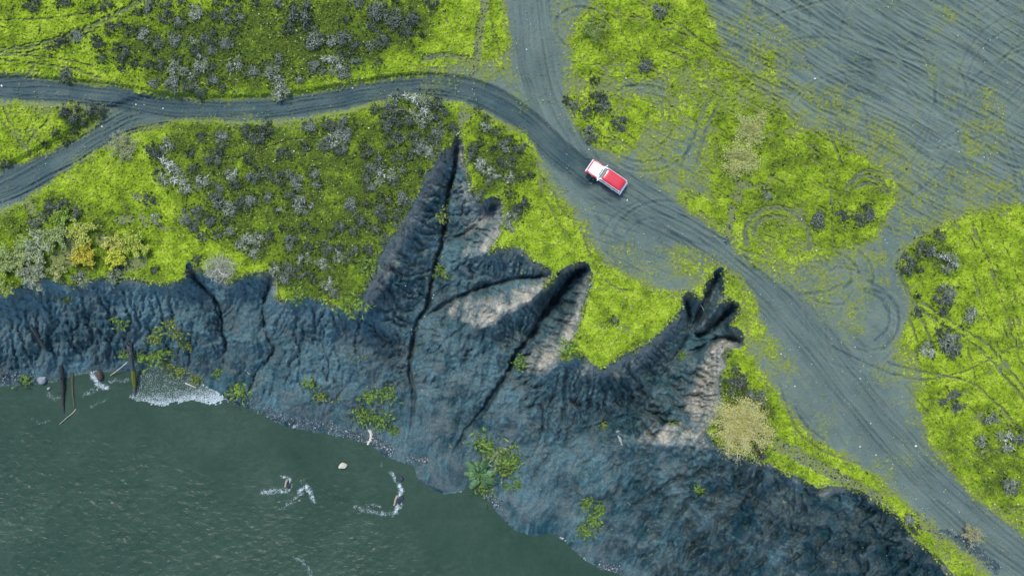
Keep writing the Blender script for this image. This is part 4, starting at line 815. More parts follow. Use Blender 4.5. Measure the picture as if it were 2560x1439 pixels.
# ------------------------------------------------------------------ bushes and trees with leaves
THIN = {'sprawling_shrub': .45, 'straw_bush': .6}
def leafy(name, label, px, py, rpx, cols, seed, h=.8, nl=2600, leaf=.085, wood=((.22, .21, .17), (.5, .48, .4)), cat='bush', z=None, branchy=14, group=None, trunk=True):
    rg = random.Random(seed); p0 = world(px, py, z); rad = rpx * S * (HC - p0.z) / HC; H = rad * h; tn = THIN.get(name, 1.0); sg = {'sprawling_shrub': .11, 'autumn_tree': .075}.get(name, .06)
    tw = MB(); tk = MB(); lv = MB()
    m_w = tone_material(name + '_wood', wood[0], wood[1], .85, 0)
    trunk_h = .22 * H
    tk.tube([(0, 0, -.15), (.02 * rad, .01 * rad, trunk_h * .5), (.0, .02 * rad, trunk_h)], [.05 * rad, .042 * rad, .036 * rad], 7, .4)
    tips = []
    for i in range(branchy):
        a = 6.283 * i / branchy + rg.uniform(-.3, .3); el = rg.uniform(.15, 1.2); L = rg.uniform(.78, 1.0)
        d = Vector((math.cos(a) * math.cos(el) * rad * L, math.sin(a) * math.cos(el) * rad * L, trunk_h + math.sin(el) * (H - trunk_h) * L))
        b0 = Vector((0, 0, trunk_h * .9)); m1 = b0.lerp(d, .4) + Vector((rg.gauss(0, .05) * rad, rg.gauss(0, .05) * rad, .08 * H)); m2 = b0.lerp(d, .75) + Vector((rg.gauss(0, .05) * rad, rg.gauss(0, .05) * rad, .06 * H))
        tw.tube([b0, m1, m2, d], [.022 * rad * tn, .015 * rad * tn, .009 * rad * tn, .003 * rad * tn], 4, rg.random())
        for k in range(9):
            s0 = (b0.lerp(m1, .6), m1, m1.lerp(m2, .5), m2, d)[rg.randrange(5)]; dd = (rvec(rg) * .7 + (d - b0).normalized() * .6); dd.z = abs(dd.z) * .8; L2 = rad * rg.uniform(.16, .34)
            e1 = s0 + dd * L2 * .5; e2 = s0 + dd * L2 + rvec(rg) * .03 * rad; tw.tube([s0, e1, e2], [.008 * rad, .005 * rad, .002 * rad], 3, rg.random()); tips += [e1, e2]
        tips.append(d)
    for k in range(nl):
        c = tips[rg.randrange(len(tips))]; p = c + Vector((rg.gauss(0, sg), rg.gauss(0, sg), rg.gauss(.01, .05))) * rad; d = rvec(rg); d.z = abs(d.z) * .5
        q = p.copy(); q.z = max(q.z, .05)
        lv.leaf(q, d.normalized(), d.cross(rvec(rg)).normalized(), leaf * rg.uniform(.7, 1.5), leaf * rg.uniform(.28, .5), rg.random())
    m, nt, b = mat(name + '_leaves'); q = NB(nt)
    n = len(cols); q.l(q.ramp(q.attr('tone').outputs['Fac'], [(i / (n - 1) if n > 1 else 0, c) for i, c in enumerate(cols)]), b.inputs['Base Color']); b.inputs['Roughness'].default_value = .7; b.inputs['Specular IOR Level'].default_value = .25
    e = link(name, None, label=label, category=cat); e.location = p0
    if group: e['group'] = group
    link('trunk', tk.mesh('trunk', m_w), e); link('limbs', tw.mesh('limbs', m_w), e); link('crown', lv.mesh('crown', m), e)
    e.rotation_euler.z = rg.uniform(0, 6)
    return e
YEL = [(.10, .12, .04), (.40, .42, .22), (.55, .38, .05), (.55, .55, .34), (.30, .36, .18), (.60, .48, .10)]
leafy('autumn_tree', 'large round yellow and cream leaved tree on the rim', 1842, 1058, 78, [(c[0] * 1.15, c[1] * 1.18, c[2] * .95) for c in YEL], 1, .72, 27000, .09, ((.40, .40, .32), (.62, .6, .5)), 'tree', branchy=44)
leafy('pale_bush', 'little pale yellow bush by the stones at lower right', 2420, 1328, 34, [(.12, .13, .06), (.36, .36, .2), (.42, .36, .14)], 2, .7, 1700, .1, ((.3, .3, .22), (.5, .48, .4)))
leafy('straw_bush', 'straw-coloured bush in the fork of the left roads', 313, 368, 40, [(.13, .17, .06), (.38, .40, .22), (.30, .34, .14)], 3, .5, 4500, .1, ((.3, .32, .2), (.5, .5, .35)), branchy=22)
leafy('sprawling_shrub', 'upper part of the sprawling straw-coloured shrub with orange leaves', 1872, 325, 42, [(.08, .14, .03), (.44, .54, .20), (.62, .46, .10), (.30, .42, .12), (.58, .66, .36)], 4, .4, 6000, .11, ((.2, .2, .15), (.42, .41, .34)), 'shrub', branchy=22)
leafy('sprawling_shrub', 'lower pale part of the sprawling straw-coloured shrub near the stones', 1848, 402, 48, [(.08, .14, .03), (.44, .54, .20), (.62, .46, .10), (.30, .42, .12), (.58, .66, .36)], 5, .4, 7000, .11, ((.2, .2, .15), (.42, .41, .34)), 'shrub', branchy=24)
leafy('green_bush', 'light green bush beside the sand above the car', 1482, 82, 36, [(.06, .12, .02), (.22, .32, .05), (.32, .38, .12), (.14, .24, .04)], 6, .6, 2600, .12)
GOLD = [(.85, .52, .05), (.72, .58, .04), (.48, .50, .05), (.9, .62, .12)]
OLI = [(.20, .27, .05), (.46, .50, .17), (.56, .56, .22), (.30, .38, .09)]
for i, (x, y, r_, c, lab) in enumerate([(212, 588, 36, [(0.561,0.594,0.0825),(0.726,0.627,0.132),(0.396,0.495,0.099)], 'topmost golden bush of the yellow clump above the cliff'), (222, 640, 36, GOLD, 'orange and yellow bush lowest left in the yellow clump'), (292, 612, 30, [(0.825,0.594,0.0825),(0.742,0.66,0.165),(0.495,0.544,0.099)], 'bush with orange top in the middle of the yellow clump'),
 (298, 645, 28, [(0.825,0.693,0.0495),(0.693,0.66,0.066),(0.495,0.561,0.066)], 'bright yellow bush lowest in the yellow clump'), (345, 610, 36, [(0.33,0.446,0.0495),(0.594,0.627,0.099),(0.693,0.627,0.099)], 'rightmost yellow green bush of the yellow clump'), (148, 592, 38, OLI, 'olive bush left of the topmost golden bush'),
 (100, 618, 42, [(0.429,0.462,0.231),(0.627,0.594,0.33),(0.33,0.396,0.165)], 'pale olive bush with cream leaves near the left edge'), (50, 652, 46, OLI, 'broad olive bush on the rim near the left edge'), (12, 655, 34, [(0.561,0.594,0.066),(0.495,0.561,0.132),(0.33,0.429,0.0825)], 'yellow green bush cut by the left edge of the picture'), (158, 545, 26, [(0.198,0.33,0.033),(0.462,0.528,0.099)], 'small green bush above the olive bush'),
 (95, 690, 40, [(0.363,0.38,0.198),(0.561,0.528,0.33),(0.198,0.247,0.099)], 'faded bush leaning over the bank at far left'), (150, 675, 26, [(0.594,0.528,0.165),(0.363,0.396,0.132)], 'small faded yellow bush on the rim left of the orange bush'), (15, 715, 34, [(0.495,0.544,0.099),(0.264,0.33,0.0825)], 'green bush hanging over the bank at the left edge')]):
    leafy('autumn_bush', lab, x, y, r_ * .98, [(a * .72, b * .82, d * .9) for a, b, d in c], 20 + i, .7, 3000, .15, ((.15, .13, .09), (.4, .37, .28)), group='bushes at the left end of the rim', branchy=12)

# bleached dead shrub on the rim
def dead_shrub():
    rg = random.Random(77); p0 = world(553, 672); rad = 42 * S
    e = link('bleached_shrub', None, label='large bleached tangled shrub hanging on the rim beside a notch', category='shrub'); e.location = p0
    m = tone_material('bleached_wood', (.20, .21, .17), (.55, .54, .45), .85, 0)
    for nm, n, L, r0 in (('branch', 9, 1.0, .06), ('twigs', 210, .5, .02)):
        tw = MB()
        for i in range(n):
            a = rg.uniform(0, 6.283); rr = 0 if nm == 'branch' else .85 * math.sqrt(rg.random())
            p = Vector((rr * math.cos(a), rr * math.sin(a) * .75, rg.uniform(.05, .4))) * rad; th = rg.uniform(0, 6.283); cur = rg.uniform(-1.6, 1.6); pts = [p]
            for k in range(5):
                th += cur * .3; pts.append(pts[-1] + Vector((math.cos(th), math.sin(th), rg.uniform(-.1, .25) if k < 3 else -.25)) * rad * L * .2)
            tw.tube(pts, [r0 * (1 - .14 * k) for k in range(6)], 4, rg.random())
            if nm == 'branch': link('branch', tw.mesh('branch', m), e); tw = MB()
        if nm == 'twigs': link('twigs', tw.mesh('twigs', m), e)
    lv = MB()
    for k in range(900):
        a = rg.uniform(0, 6.283); rr = math.sqrt(rg.random()); d = rvec(rg); d.z = abs(d.z) * .5
        lv.leaf(Vector((rr * math.cos(a) * rad, rr * math.sin(a) * rad * .8, rg.uniform(.05, .5) * rad * (1.1 - rr))), d.normalized(), d.cross(rvec(rg)).normalized(), rg.uniform(.1, .24), .022, rg.random())
    link('foliage', lv.mesh('foliage', M_SHRUB['p']), e)
dead_shrub()

# green plants growing on the bank
def bank_plant(px, py, rpx, label, cols, seed, fern=False, name='bank_plant'):
    rg = random.Random(seed); p0 = world(px, py); rad = rpx * 1.3 * S * (HC - p0.z) / HC
    lv = MB(); st = MB(); n = 30 if fern else 105
    for i in range(n):
        a = rg.uniform(0, 6.283); L = rad * rg.uniform(.6, 1.1); base = Vector((0, 0, 0)) if fern else Vector((rg.gauss(0, .45), rg.gauss(0, .45), 0)) * rad
        if not fern: L *= .5
        d = Vector((math.cos(a), math.sin(a), 0)); side = Vector((-d.y, d.x, 0)); pts = [base, base + d * L * .35 + Vector((0, 0, .5 * L)), base + d * L * .75 + Vector((0, 0, .55 * L)), base + d * L + Vector((0, 0, .3 * L))]
        t = rg.random(); W = L * (.05 if fern else .07)
        lv.strip(pts, [W * .5, W, W * .8, W * .15], side, t)
        if fern or i % 2 == 0:
            for k in range(9):
                f = (k + 2) / 10; q = pts[1].lerp(pts[3], f) + Vector((0, 0, .1 * L * math.sin(f * 3)))
                for sgn in (-1, 1): lv.leaf(q, (side * sgn + d * .5 + Vector((0, 0, -.2))).normalized(), d, L * .28 * (1.1 - f * .7), L * .04, min(1, max(0, t + rg.gauss(0, .15))))
        if not fern: st.tube([base - Vector((0, 0, .1)), pts[1]], [.015, .008], 3, rg.random())
    e = link(name, None, label=label, category='plant', group='green plants growing on the river bank'); e.location = p0 + Vector((0, 0, .02))
    m = tone_material(name + '_green', cols[0], cols[1], .6, 0, .3)
    link('leaves', lv.mesh('leaves', m), e)
    if not fern: link('stems', st.mesh('stems', m), e, kind='stuff')
G1 = ((.010, .036, .005), (.15, .25, .03)); G2 = ((.022, .05, .008), (.20, .26, .04)); G3 = ((.015, .06, .02), (.13, .24, .09))
BP = [(1092, 537, 20, 'yellow green plant high in the big gully', G2, 0), (1118, 505, 17, 'dark green plant on the gully floor above the yellow green one', G1, 0), (1108, 680, 20, 'bright green plant at the fork of the big gully', G1, 0), (362, 884, 24, 'bright green grassy plant beside the broken mossy trunk', G1, 0), (402, 878, 28, 'large dark green plant right of the broken trunk', G1, 0), (318, 878, 18, 'plant clump left of the broken trunk', G1, 0), (430, 800, 20, 'yellow green plant under the ledge above the foam', G2, 0), (405, 815, 17, 'dark green plant just under the ledge above the foam', G1, 0), (300, 800, 17, 'green plant high on the bank left of the trunk', G1, 0), (445, 830, 17, 'sparse plant on the bank face above the foam', G2, 0), (465, 860, 13, 'small feathery plant right of the large dark green plant', G2, 0), (390, 845, 16, 'plant directly above the large dark green plant', G2, 0),
 (420, 908, 17, 'yellow green plant on the foam shoreline, leftmost', G2, 0), (452, 925, 16, 'yellow green plant on the foam shoreline, in the middle', G2, 0), (490, 945, 14, 'yellow green plant on the foam shoreline, rightmost', G2, 0), (600, 978, 24, 'green plant at the right end of the foam', G1, 0), (545, 928, 12, 'round green tussock on the bank above the foam', G1, 0), (780, 955, 17, 'green plant on the bank above the pebble beach', G1, 0), (800, 985, 14, 'small green plant lowest above the pebble beach', G2, 0), (845, 990, 11, 'tiny plant right of the pebble beach plants', G2, 0),
 (925, 988, 20, 'dark plant clump above the white driftwood stump, left one', G1, 0), (970, 985, 20, 'dark plant clump above the white driftwood stump, right one', G1, 0), (910, 1038, 22, 'bright green plant right above the white driftwood stump', G1, 0), (955, 1052, 20, 'brown green plant right of the white driftwood stump', G1, 0), (985, 1078, 10, 'single leafy plant lowest right of the driftwood stump', G1, 0),
 (1210, 1108, 24, 'topmost dark green plant in the clump by the fan', G1, 0), (1245, 1135, 32, 'large grey green plant in the middle of the clump by the fan', ((.05, .09, .03), (.26, .32, .14)), 0), (1280, 1150, 26, 'bright plant at the right of the clump by the fan', G1, 0), (1265, 1168, 22, 'light green plant low in the clump by the fan', G2, 0), (1200, 1182, 32, 'fern-like blue green plant spreading beside the fan', G3, 1), (1212, 1215, 20, 'dark green plant by the stones at the water beside the fan', G1, 0), (1295, 1210, 11, 'small bright plant right of the clump by the fan', G1, 0), (1268, 1215, 9, 'tiny plant below the clump by the fan', G1, 0),
 (1470, 1255, 17, 'upper dark plant on the lower right bank', G1, 0), (1500, 1270, 14, 'plant right of the upper dark plant on the lower bank', G1, 0), (1485, 1300, 18, 'middle green plant on the lower right bank', G1, 0), (1460, 1325, 17, 'lowest dark plant on the lower right bank', G1, 0), (1512, 1065, 10, 'lone small plant on the mid bank', G2, 0), (1692, 1060, 14, 'dark plant on the pale ledge below the last gully', G1, 0), (1748, 1222, 13, 'dark round plant below the round yellow tree', G1, 0), (1305, 905, 16, 'green plant in the crack below the pale gully wall', G1, 0), (1425, 872, 22, 'green plant hanging at the lower left of the moss tongue', G1, 0), (1705, 890, 10, 'tiny green plant in the floor of the last gully', G1, 0), (885, 760, 26, 'bright green plant at the moss point over the bank', G1, 0), (920, 665, 20, 'green plant on the left rim of the big gully', G1, 0), (745, 735, 18, 'green plant on the rim right of the second notch', G1, 0), (168, 742, 14, 'yellow plant hanging below the left rim', G2, 0), (62, 945, 16, 'dark weeds at the water left of the boulder', G1, 0)]
for i, (x, y, r_, lab, c, fern) in enumerate(BP): bank_plant(x, y, r_, lab, c, 300 + i, fern)

# ------------------------------------------------------------------ logs, sticks, boulders
M_WETLOG = plain('wet_black_wood', (.018, .020, .018), .45, var=.5, scale=4, bump=.6)
M_LOGMOSS = plain('log_moss', (.09, .11, .01), .9, var=.4, scale=6, bump=.5)
M_GREYLOG = plain('grey_wood', (.055, .065, .07), .8, var=.35, scale=4, bump=.5)
M_PALEWOOD = plain('bleached_driftwood', (.52, .50, .42), .8, var=.25, scale=5, bump=.4)
M_TAN = plain('tan_wood', (.36, .30, .22), .8, var=.25, scale=5, bump=.4)
M_GREYDRIFT = plain('weathered_driftwood', (.26, .28, .28), .8, var=.3, scale=5, bump=.4)
M_SUNK = plain('sunken_wood', (.050, .058, .030), .6, var=.3, scale=3)
def log(name, label, pts, rad, m, cat='log', knots=0, seed=0, n=8, dz=None):
    rg = random.Random(seed); P = []
    for i, q in enumerate(pts):
        p = world(q[0], q[1], q[2] if len(q) > 2 else None); P.append(p)
    Q = []
    for a, b in zip(P[:-1], P[1:]):
        for k in range(4): Q.append(a.lerp(b, k / 4) + rvec(rg) * rad[0] * .12)
    Q.append(P[-1]); base = Q[0].copy(); N = len(Q)
    mb = MB(); mb.tube([q - base for q in Q], [rad[0] + (rad[1] - rad[0]) * i / (N - 1) for i in range(N)], n, .5, wob=.22, rg=rg)
    if knots == 0:
        o = link(name, mb.mesh(name, m), label=label, category=cat); o.location = base; return o
    e = link(name, None, label=label, category=cat); e.location = base
    link('trunk', mb.mesh('trunk', m), e)
    for k in range(knots):
        i = rg.randrange(1, N - 1); kb = MB(); d = rvec(rg); d.z = abs(d.z); kb.tube([Q[i] - base, Q[i] - base + d * rad[0] * 2.2], [rad[0] * .35, rad[0] * .12], 5, .5); link('branch_stub', kb.mesh('branch_stub', m), e)
    return e
W = ZW
log('log', 'long black log standing out of the water beside the boulder', [(153, 898, W + 1.4), (155, 940, W + .45), (157, 985, W + .2), (160, 1032, W - .12)], [.30, .17], M_WETLOG, knots=3, seed=1)
log('sunken_log', 'brown log just under the water right of the long black log', [(180, 930, W + .06), (182, 975, W + .0), (186, 1018, W - .04)], [.2, .12], M_SUNK, seed=2)
e = log('broken_trunk', 'broken trunk with mossy tip leaning down the bank into foam', [(318, 835, float(zs(Z, 318, 835)[0]) - .9), (321, 855, float(zs(Z, 321, 855)[0]) - .1), (326, 885, W + 3.0), (332, 930, W + 1.0), (338, 988, W - .1)], [.42, .16], M_GREYLOG, knots=4, seed=3)
base = e.location
mm = MB(); a, b, c = world(333, 925, W + 1.15) - base, world(335, 950, W + .8) - base, world(337, 968, W + .5) - base; mm.tube([a, b, c], [.30, .32, .2], 7, .5, wob=.3, rg=random.Random(9)); link('moss_patch', mm.mesh('moss_patch', M_LOGMOSS), e)
log('stick', 'thin grey stick leaning from the trunk to the rock', [(276, 938, W + .15), (298, 922, W + 1.0), (320, 903, W + 2.2)], [.05, .06], M_PALEWOOD, 'stick', seed=4, n=5)
log('stick', 'thin pale stick floating below the sunken log', [(149, 1060, W + .1), (168, 1043, W + .12), (182, 1032, W + .06), (190, 1022, W - .02)], [.045, .08], M_TAN, 'stick', seed=5, n=5)
log('log', 'dark log lying on the bank at far left', [(82, 812), (98, 842), (117, 874)], [.28, .22], M_WETLOG, seed=6)
log('stick', 'white stick lying on the foam', [(463, 957, W + .22), (475, 962, W + .22), (489, 968, W + .2)], [.08, .06], M_PALEWOOD, 'stick', seed=7, n=5)
log('stick', 'short white stick on the bank right of the foam', [(613, 925), (619, 930), (624, 935)], [.05, .04], M_PALEWOOD, 'stick', seed=8, n=5)
log('driftwood_stump', 'white forked driftwood stump below the bright green plant', [(923, 1072), (928, 1085), (926, 1100), (919, 1110)], [.24, .16], M_PALEWOOD, 'driftwood', knots=4, seed=9)
log('driftwood', 'pale weathered driftwood on the ridge of the lower bank', [(1544, 1076), (1548, 1092), (1553, 1104), (1557, 1112)], [.26, .12], M_GREYDRIFT, knots=2, seed=10, cat='driftwood')
log('driftwood', 'tan log end in the foam near midstream', [(718, 1198, W + .25), (715, 1206, W + .2), (713, 1216, W + .02)], [.16, .13], M_TAN, 'driftwood', seed=11)
log('driftwood', 'tan log in the foam below the dark river rock', [(993, 1238, W + .28), (989, 1248, W + .22), (985, 1262, W + .0)], [.15, .11], M_TAN, 'driftwood', seed=12)
log('stick', 'upper of two white sticks across the last gully', [(1752, 762, -4.2), (1757, 770, -4.4), (1760, 776, -4.6)], [.04, .03], M_PALEWOOD, 'stick', seed=13, n=5)
def boulder(name, label, px, py, rpx, sy, rot, m, seed, z=None, h=.6, cat='boulder', sink=.25, sub=3, sharp=.35):
    rg = random.Random(seed); p = world(px, py, z); rad = rpx * S * (HC - p.z) / HC
    bm = bmesh.new(); bmesh.ops.create_icosphere(bm, subdivisions=sub, radius=1)
    cuts = [(rvec(rg), rg.uniform(.38, .75)) for _ in range(7)]
    for v in bm.verts:
        for nrm, d in cuts:
            t = v.co.dot(nrm)
            if t > d: v.co -= nrm * (t - d) * (1 - sharp * .3)
        v.co *= 1 + rg.uniform(-.03, .03); v.co = Vector((v.co.x * rad, v.co.y * rad * sy, v.co.z * rad * h))
    me = bpy.data.meshes.new(name); bm.to_mesh(me); bm.free(); me.materials.append(m)
    o = link(name, me, label=label, category=cat); o.location = p + Vector((0, 0, rad * h * (1 - 2 * sink) * .6)); o.rotation_euler = (rg.uniform(-.15, .15), rg.uniform(-.15, .15), rot); return o
M_ROCK = plain('grey_boulder_stone', (.24, .27, .29), .8, var=.3, scale=2.5, bump=.6); M_BROWN = plain('brown_rock_stone', (.07, .055, .05), .7, var=.4, scale=2.5, bump=.7); M_CREAM = plain('cream_rock_stone', (.52, .48, .38), .8, var=.25, scale=2.5, bump=.5); M_DARKR = plain('wet_dark_rock', (.02, .028, .034), .4, var=.4, scale=2.5, bump=.6); M_WHITE = plain('white_stone', (.62, .62, .58), .8, var=.15, scale=4)
boulder('boulder', 'pointed grey boulder at the water edge far left', 108, 945, 17, .62, R(100), M_ROCK, 1, W, .75)
boulder('rock', 'small grey block in the water below the pointed boulder', 124, 970, 5.5, .85, .1, M_ROCK, 2, W, .8, 'rock')
boulder('rock', 'brown rock with foam curling round its left side', 248, 938, 15, .75, R(115), M_BROWN, 3, W, .8, 'rock')
boulder('rock', 'cream angular rock standing alone in the river', 857, 1163, 13, .72, R(20), M_CREAM, 4, W, .9, 'rock', sub=2)
boulder('rock', 'dark wet rock in the river near the fan', 1003, 1196, 10, .6, R(-40), M_DARKR, 5, W, .5, 'rock')
boulder('rock', 'dark rock under the foam beside the tan log end', 724, 1212, 10, .5, R(75), M_DARKR, 6, W, .4, 'rock')
boulder('rock', 'long dark rock beside the tan log', 1000, 1252, 16, .45, R(70), M_DARKR, 7, W, .35, 'rock')
boulder('rock', 'round grey stone at the edge of the pebble beach', 737, 1066, 6, .8, 1, M_ROCK, 8, W, .7, 'rock')
boulder('rock', 'white oblong stone on the shore under the clump by the fan', 1217, 1228, 5, .5, R(75), M_WHITE, 9, None, .6, 'rock')
rgs = random.Random(50)
for x, y, r_, lab in [(1568, 500, 3.0, 'white stone on the road just below the car'), (1472, 374, 2.6, 'white stone on the road just above the car'), (2289, 1114, 4.0, 'largest white stone on the right-hand road'), (2150, 946, 2.6, 'white stone on the right-hand road above the largest one'), (2037, 197, 3.2, 'white stone on the sand field near its moss patch'), (256, 317, 3.6, 'white stone at the mouth of the left road fork'), (735, 378, 3.2, 'white stone in the moss by the narrow footpath'), (1316, 124, 2.4, 'white stone on the sand below the stone line'), (5, 215, 4.5, 'white stone on the road at the left edge'), (2458, 121, 2.4, 'white stone high on the sand field near the right edge'), (2395, 329, 2.6, 'white stone by the curved tracks on the sand field'), (1952, 884, 2.6, 'white stone left of the lower road'), (1987, 965, 2.4, 'white stone on sand above the autumn tree'), (2150, 1116, 2.6, 'white stone on the sand right of the autumn tree'), (2190, 1136, 2.4, 'white stone on the sand above the moss strip'), (1565, 196, 2.6, 'white stone in moss left of the horizontal track'), (2004, 548, 2.4, 'white stone by the double tyre ring'), (340, 262, 3.2, 'pale stone on the left road near the fork'), (408, 271, 3.0, 'pale stone on the left road past the fork'), (2460, 393, 2.6, 'white stone low on the sand field')]:
    boulder('stone', lab, x, y, r_, .8, rgs.uniform(0, 3), M_WHITE, rgs.randrange(999), None, .7, 'stone', sub=1)

# ------------------------------------------------------------------ scattered small cover (nobody could count it)
rs = np.random.RandomState(3)
OCT = np.array([[1, 0, 0], [0, 1, 0], [-1, 0, 0], [0, -1, 0], [0, 0, 1], [0, 0, -.6]], np.float32); OF = np.array([[0, 1, 4], [1, 2, 4], [2, 3, 4], [3, 0, 4], [1, 0, 5], [2, 1, 5], [3, 2, 5], [0, 3, 5]], np.int32)
def scatter_points(n, dens):
    x = rs.uniform(-40, 2600, n); y = rs.uniform(-40, 1480, n); k = rs.rand(n) < dens(x, y); return x[k], y[k]
def pebbles(name, label, x, y, rmin, rmax, m, flat=.6, tone=None, powr=3):
    n = len(x); z = zs(Z, x, y); k = (HC - z) / HC; c = np.stack([(x - CX) * S * k, (CY - y) * S * k, z + .01], -1)
    r_ = rmin + (rmax - rmin) * rs.rand(n) ** powr; a = rs.rand(n) * 6.283; e = .55 + .45 * rs.rand(n)
    J = OCT[None] * (1 + rs.uniform(-.3, .3, (n, 6, 1))) * r_[:, None, None]
    J[:, :, 2] *= flat; J[:, :, 1] *= e[:, None]
    V = np.empty_like(J); ca, sa = np.cos(a)[:, None], np.sin(a)[:, None]
    V[:, :, 0] = J[:, :, 0] * ca - J[:, :, 1] * sa; V[:, :, 1] = J[:, :, 0] * sa + J[:, :, 1] * ca; V[:, :, 2] = J[:, :, 2]
    V += c[:, None]; F = (OF[None] + (np.arange(n) * 6)[:, None, None]).reshape(-1, 3)
    t = rs.rand(n) ** 1.8 if tone is None else tone
    return link(name, fast_mesh(name, V.reshape(-1, 3), F, m, {'tone': np.repeat(t, 6)}, False), kind='stuff', label=label, category='stones')
M_PEB = tone_material('pale_pebbles', (.06, .09, .09), (.56, .62, .58), .85, 0)
M_SLATE = tone_material('slate_stones', (.022, .030, .046), (.30, .33, .39), .8, 0)
x, y = scatter_points(26000, lambda x, y: (zs(plat * 1., x, y) > .9) * (zs(moss, x, y) < .35) * (.28 + .5 * (zs(roadm, x, y) > .05) * (zs(roadm, x, y) < .8)))
pebbles('pebbles', 'pale pebbles strewn over the sand and roads', x, y, .03, .115, M_PEB)
x, y = scatter_points(150000, lambda x, y: np.where(zs(sto, x, y) > .2, .95, 0))
pebbles('slate_stones', 'dark slate stones lying in strips in the moss', x, y, .06, .16, M_SLATE, powr=1.5)
for k in range(2):
    xs_, ys_ = [], []
    for hw, n, pts in ((13, 900, [(690, 1040), (740, 1058), (800, 1066), (860, 1080), (900, 1092)]), (12, 450, [(930, 1100), (955, 1110), (975, 1128)]), (11, 350, [(1205, 1222), (1225, 1240), (1242, 1262)]), (12, 400, [(10, 945), (50, 940), (80, 945)]), (6, 150, [(1020, 1145), (1070, 1150)]), (16, 350, [(560, 990), (620, 1008), (680, 1035)]), (12, 250, [(1500, 1418), (1545, 1422)]), (14, 140, [(1105, 600), (1080, 700), (1070, 770), (1035, 830)]), (8, 120, [(1143, 330), (1138, 420)])):
        P_ = np.array(smooth_line(pts, 2)); i = rs.randint(0, len(P_), n // 2); xs_.append(P_[i, 0] + rs.normal(0, hw * .6, n // 2)); ys_.append(P_[i, 1] + rs.normal(0, hw * .6, n // 2))
    x, y = np.concatenate(xs_), np.concatenate(ys_)
    pebbles('shore_pebbles', ('grey', 'pale')[k] + ' pebbles along the water line and gully floors', x, y, .05, .16, (M_SLATE, M_PEB)[k], tone=rs.rand(len(x)) ** 3.5, powr=2)
x, y = scatter_points(9000, lambda x, y: (zs(cliffv * 1., x, y) > .9) * (zs(Z, x, y) > ZW + .1) * .35)
pebbles('bank_pebbles', 'small pale stones scattered over the bank', x, y, .025, .10, M_PEB)
# low leaves in the moss, and tufts on the bank
def flecks(name, label, x, y, smin, smax, m, cat, lift=.12, tone=None, up=.5):
    n = len(x); z = zs(Z, x, y) + lift * rs.rand(n); k = (HC - z) / HC; c = np.stack([(x - CX) * S * k, (CY - y) * S * k, z], -1)
    L = smin + (smax - smin) * rs.rand(n) ** 1.6; d = rs.normal(0, 1, (n, 3)); d[:, 2] = np.abs(d[:, 2]) * up; d /= np.linalg.norm(d, axis=1)[:, None]; q = rs.normal(0, 1, (n, 3)); s_ = np.cross(d, q); s_ /= np.linalg.norm(s_, axis=1)[:, None]
    W_ = (L * rs.uniform(.2, .42, n))[:, None]; Lc = L[:, None]
    V = np.stack([c, c + d * Lc * .5 + s_ * W_, c + d * Lc, c + d * Lc * .5 - s_ * W_], 1).reshape(-1, 3); F = np.arange(4 * n, dtype=np.int32).reshape(-1, 4)
    t = rs.rand(n) if tone is None else tone
    return link(name, fast_mesh(name, V, F, m, {'tone': np.repeat(t, 4)}, False), kind='stuff', label=label, category=cat)
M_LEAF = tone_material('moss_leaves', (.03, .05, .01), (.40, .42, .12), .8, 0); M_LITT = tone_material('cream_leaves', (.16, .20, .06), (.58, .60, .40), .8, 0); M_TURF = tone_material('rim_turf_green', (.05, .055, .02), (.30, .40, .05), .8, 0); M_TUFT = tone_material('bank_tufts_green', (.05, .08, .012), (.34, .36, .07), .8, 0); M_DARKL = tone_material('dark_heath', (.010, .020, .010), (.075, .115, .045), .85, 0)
x, y = scatter_points(110000, lambda x, y: np.clip(zs(moss, x, y) * 1.4, 0, .8))
flecks('moss_shoots', 'short yellow green shoots standing out of the moss', x, y, .08, .26, M_LEAF, 'moss')
LIT = [[(560,180),(760,120),(900,150),(1180,150),(1210,200),(900,215),(700,240),(560,240)],[(420,300),(700,300),(880,270),(900,330),(760,420),(860,460),(820,520),(700,480),(560,330)],[(1000,0),(1230,0),(1260,160),(1100,150)],[(700,450),(860,420),(900,560),(760,600)],[(1480,600),(1800,560),(1900,700),(1700,760)],[(1400,640),(1690,740),(1600,860),(1480,900)],[(1760,550),(2100,600),(2000,740)],[(640,0),(800,0),(780,120),(640,200)],[(1900,1130),(2100,1200),(2260,1290),(2100,1120)],[(2300,1200),(2560,1330),(2560,1200)],[(1260,500),(1440,560),(1440,660),(1270,610)]]
LM = np.full(mx.shape, .10, np.float32)
for poly in LIT: LM[inpoly(mx, my, poly)] = 1
LM = blur(LM, 6)
x, y = scatter_points(60000, lambda x, y: (zs(moss, x, y) > .15) * (zs(plat * 1., x, y) > .9) * ras(LM, x, y, MX0, MY0, MCELL) * .8)
flecks('cream_leaves', 'cream coloured low leaves speckling the moss', x, y, .07, .24, M_LITT, 'leaves', .14)
x, y = scatter_points(60000, lambda x, y: (zs(moss, x, y) > .4) * np.clip(zs(lush, x, y) * 1.3 - .5, 0, .7))
flecks('heath_sprigs', 'dark heath sprigs growing through the moss between shrubs', x, y, .12, .42, M_DARKL, 'heath', .12)
EP = np.array(smooth_line([p for p in EDGE if -300 < p[0] < 2700], 1)); seg = np.hypot(*np.diff(EP, axis=0).T); cum = np.concatenate([[0], np.cumsum(seg)])
q_ = rs.rand(16000) * cum[-1]; ex_ = np.interp(q_, cum, EP[:, 0]); ey_ = np.interp(q_, cum, EP[:, 1]); kp = fbm(ex_ / 22, ey_ / 22, 3, 511) + .35 * rs.rand(len(q_)) > .12
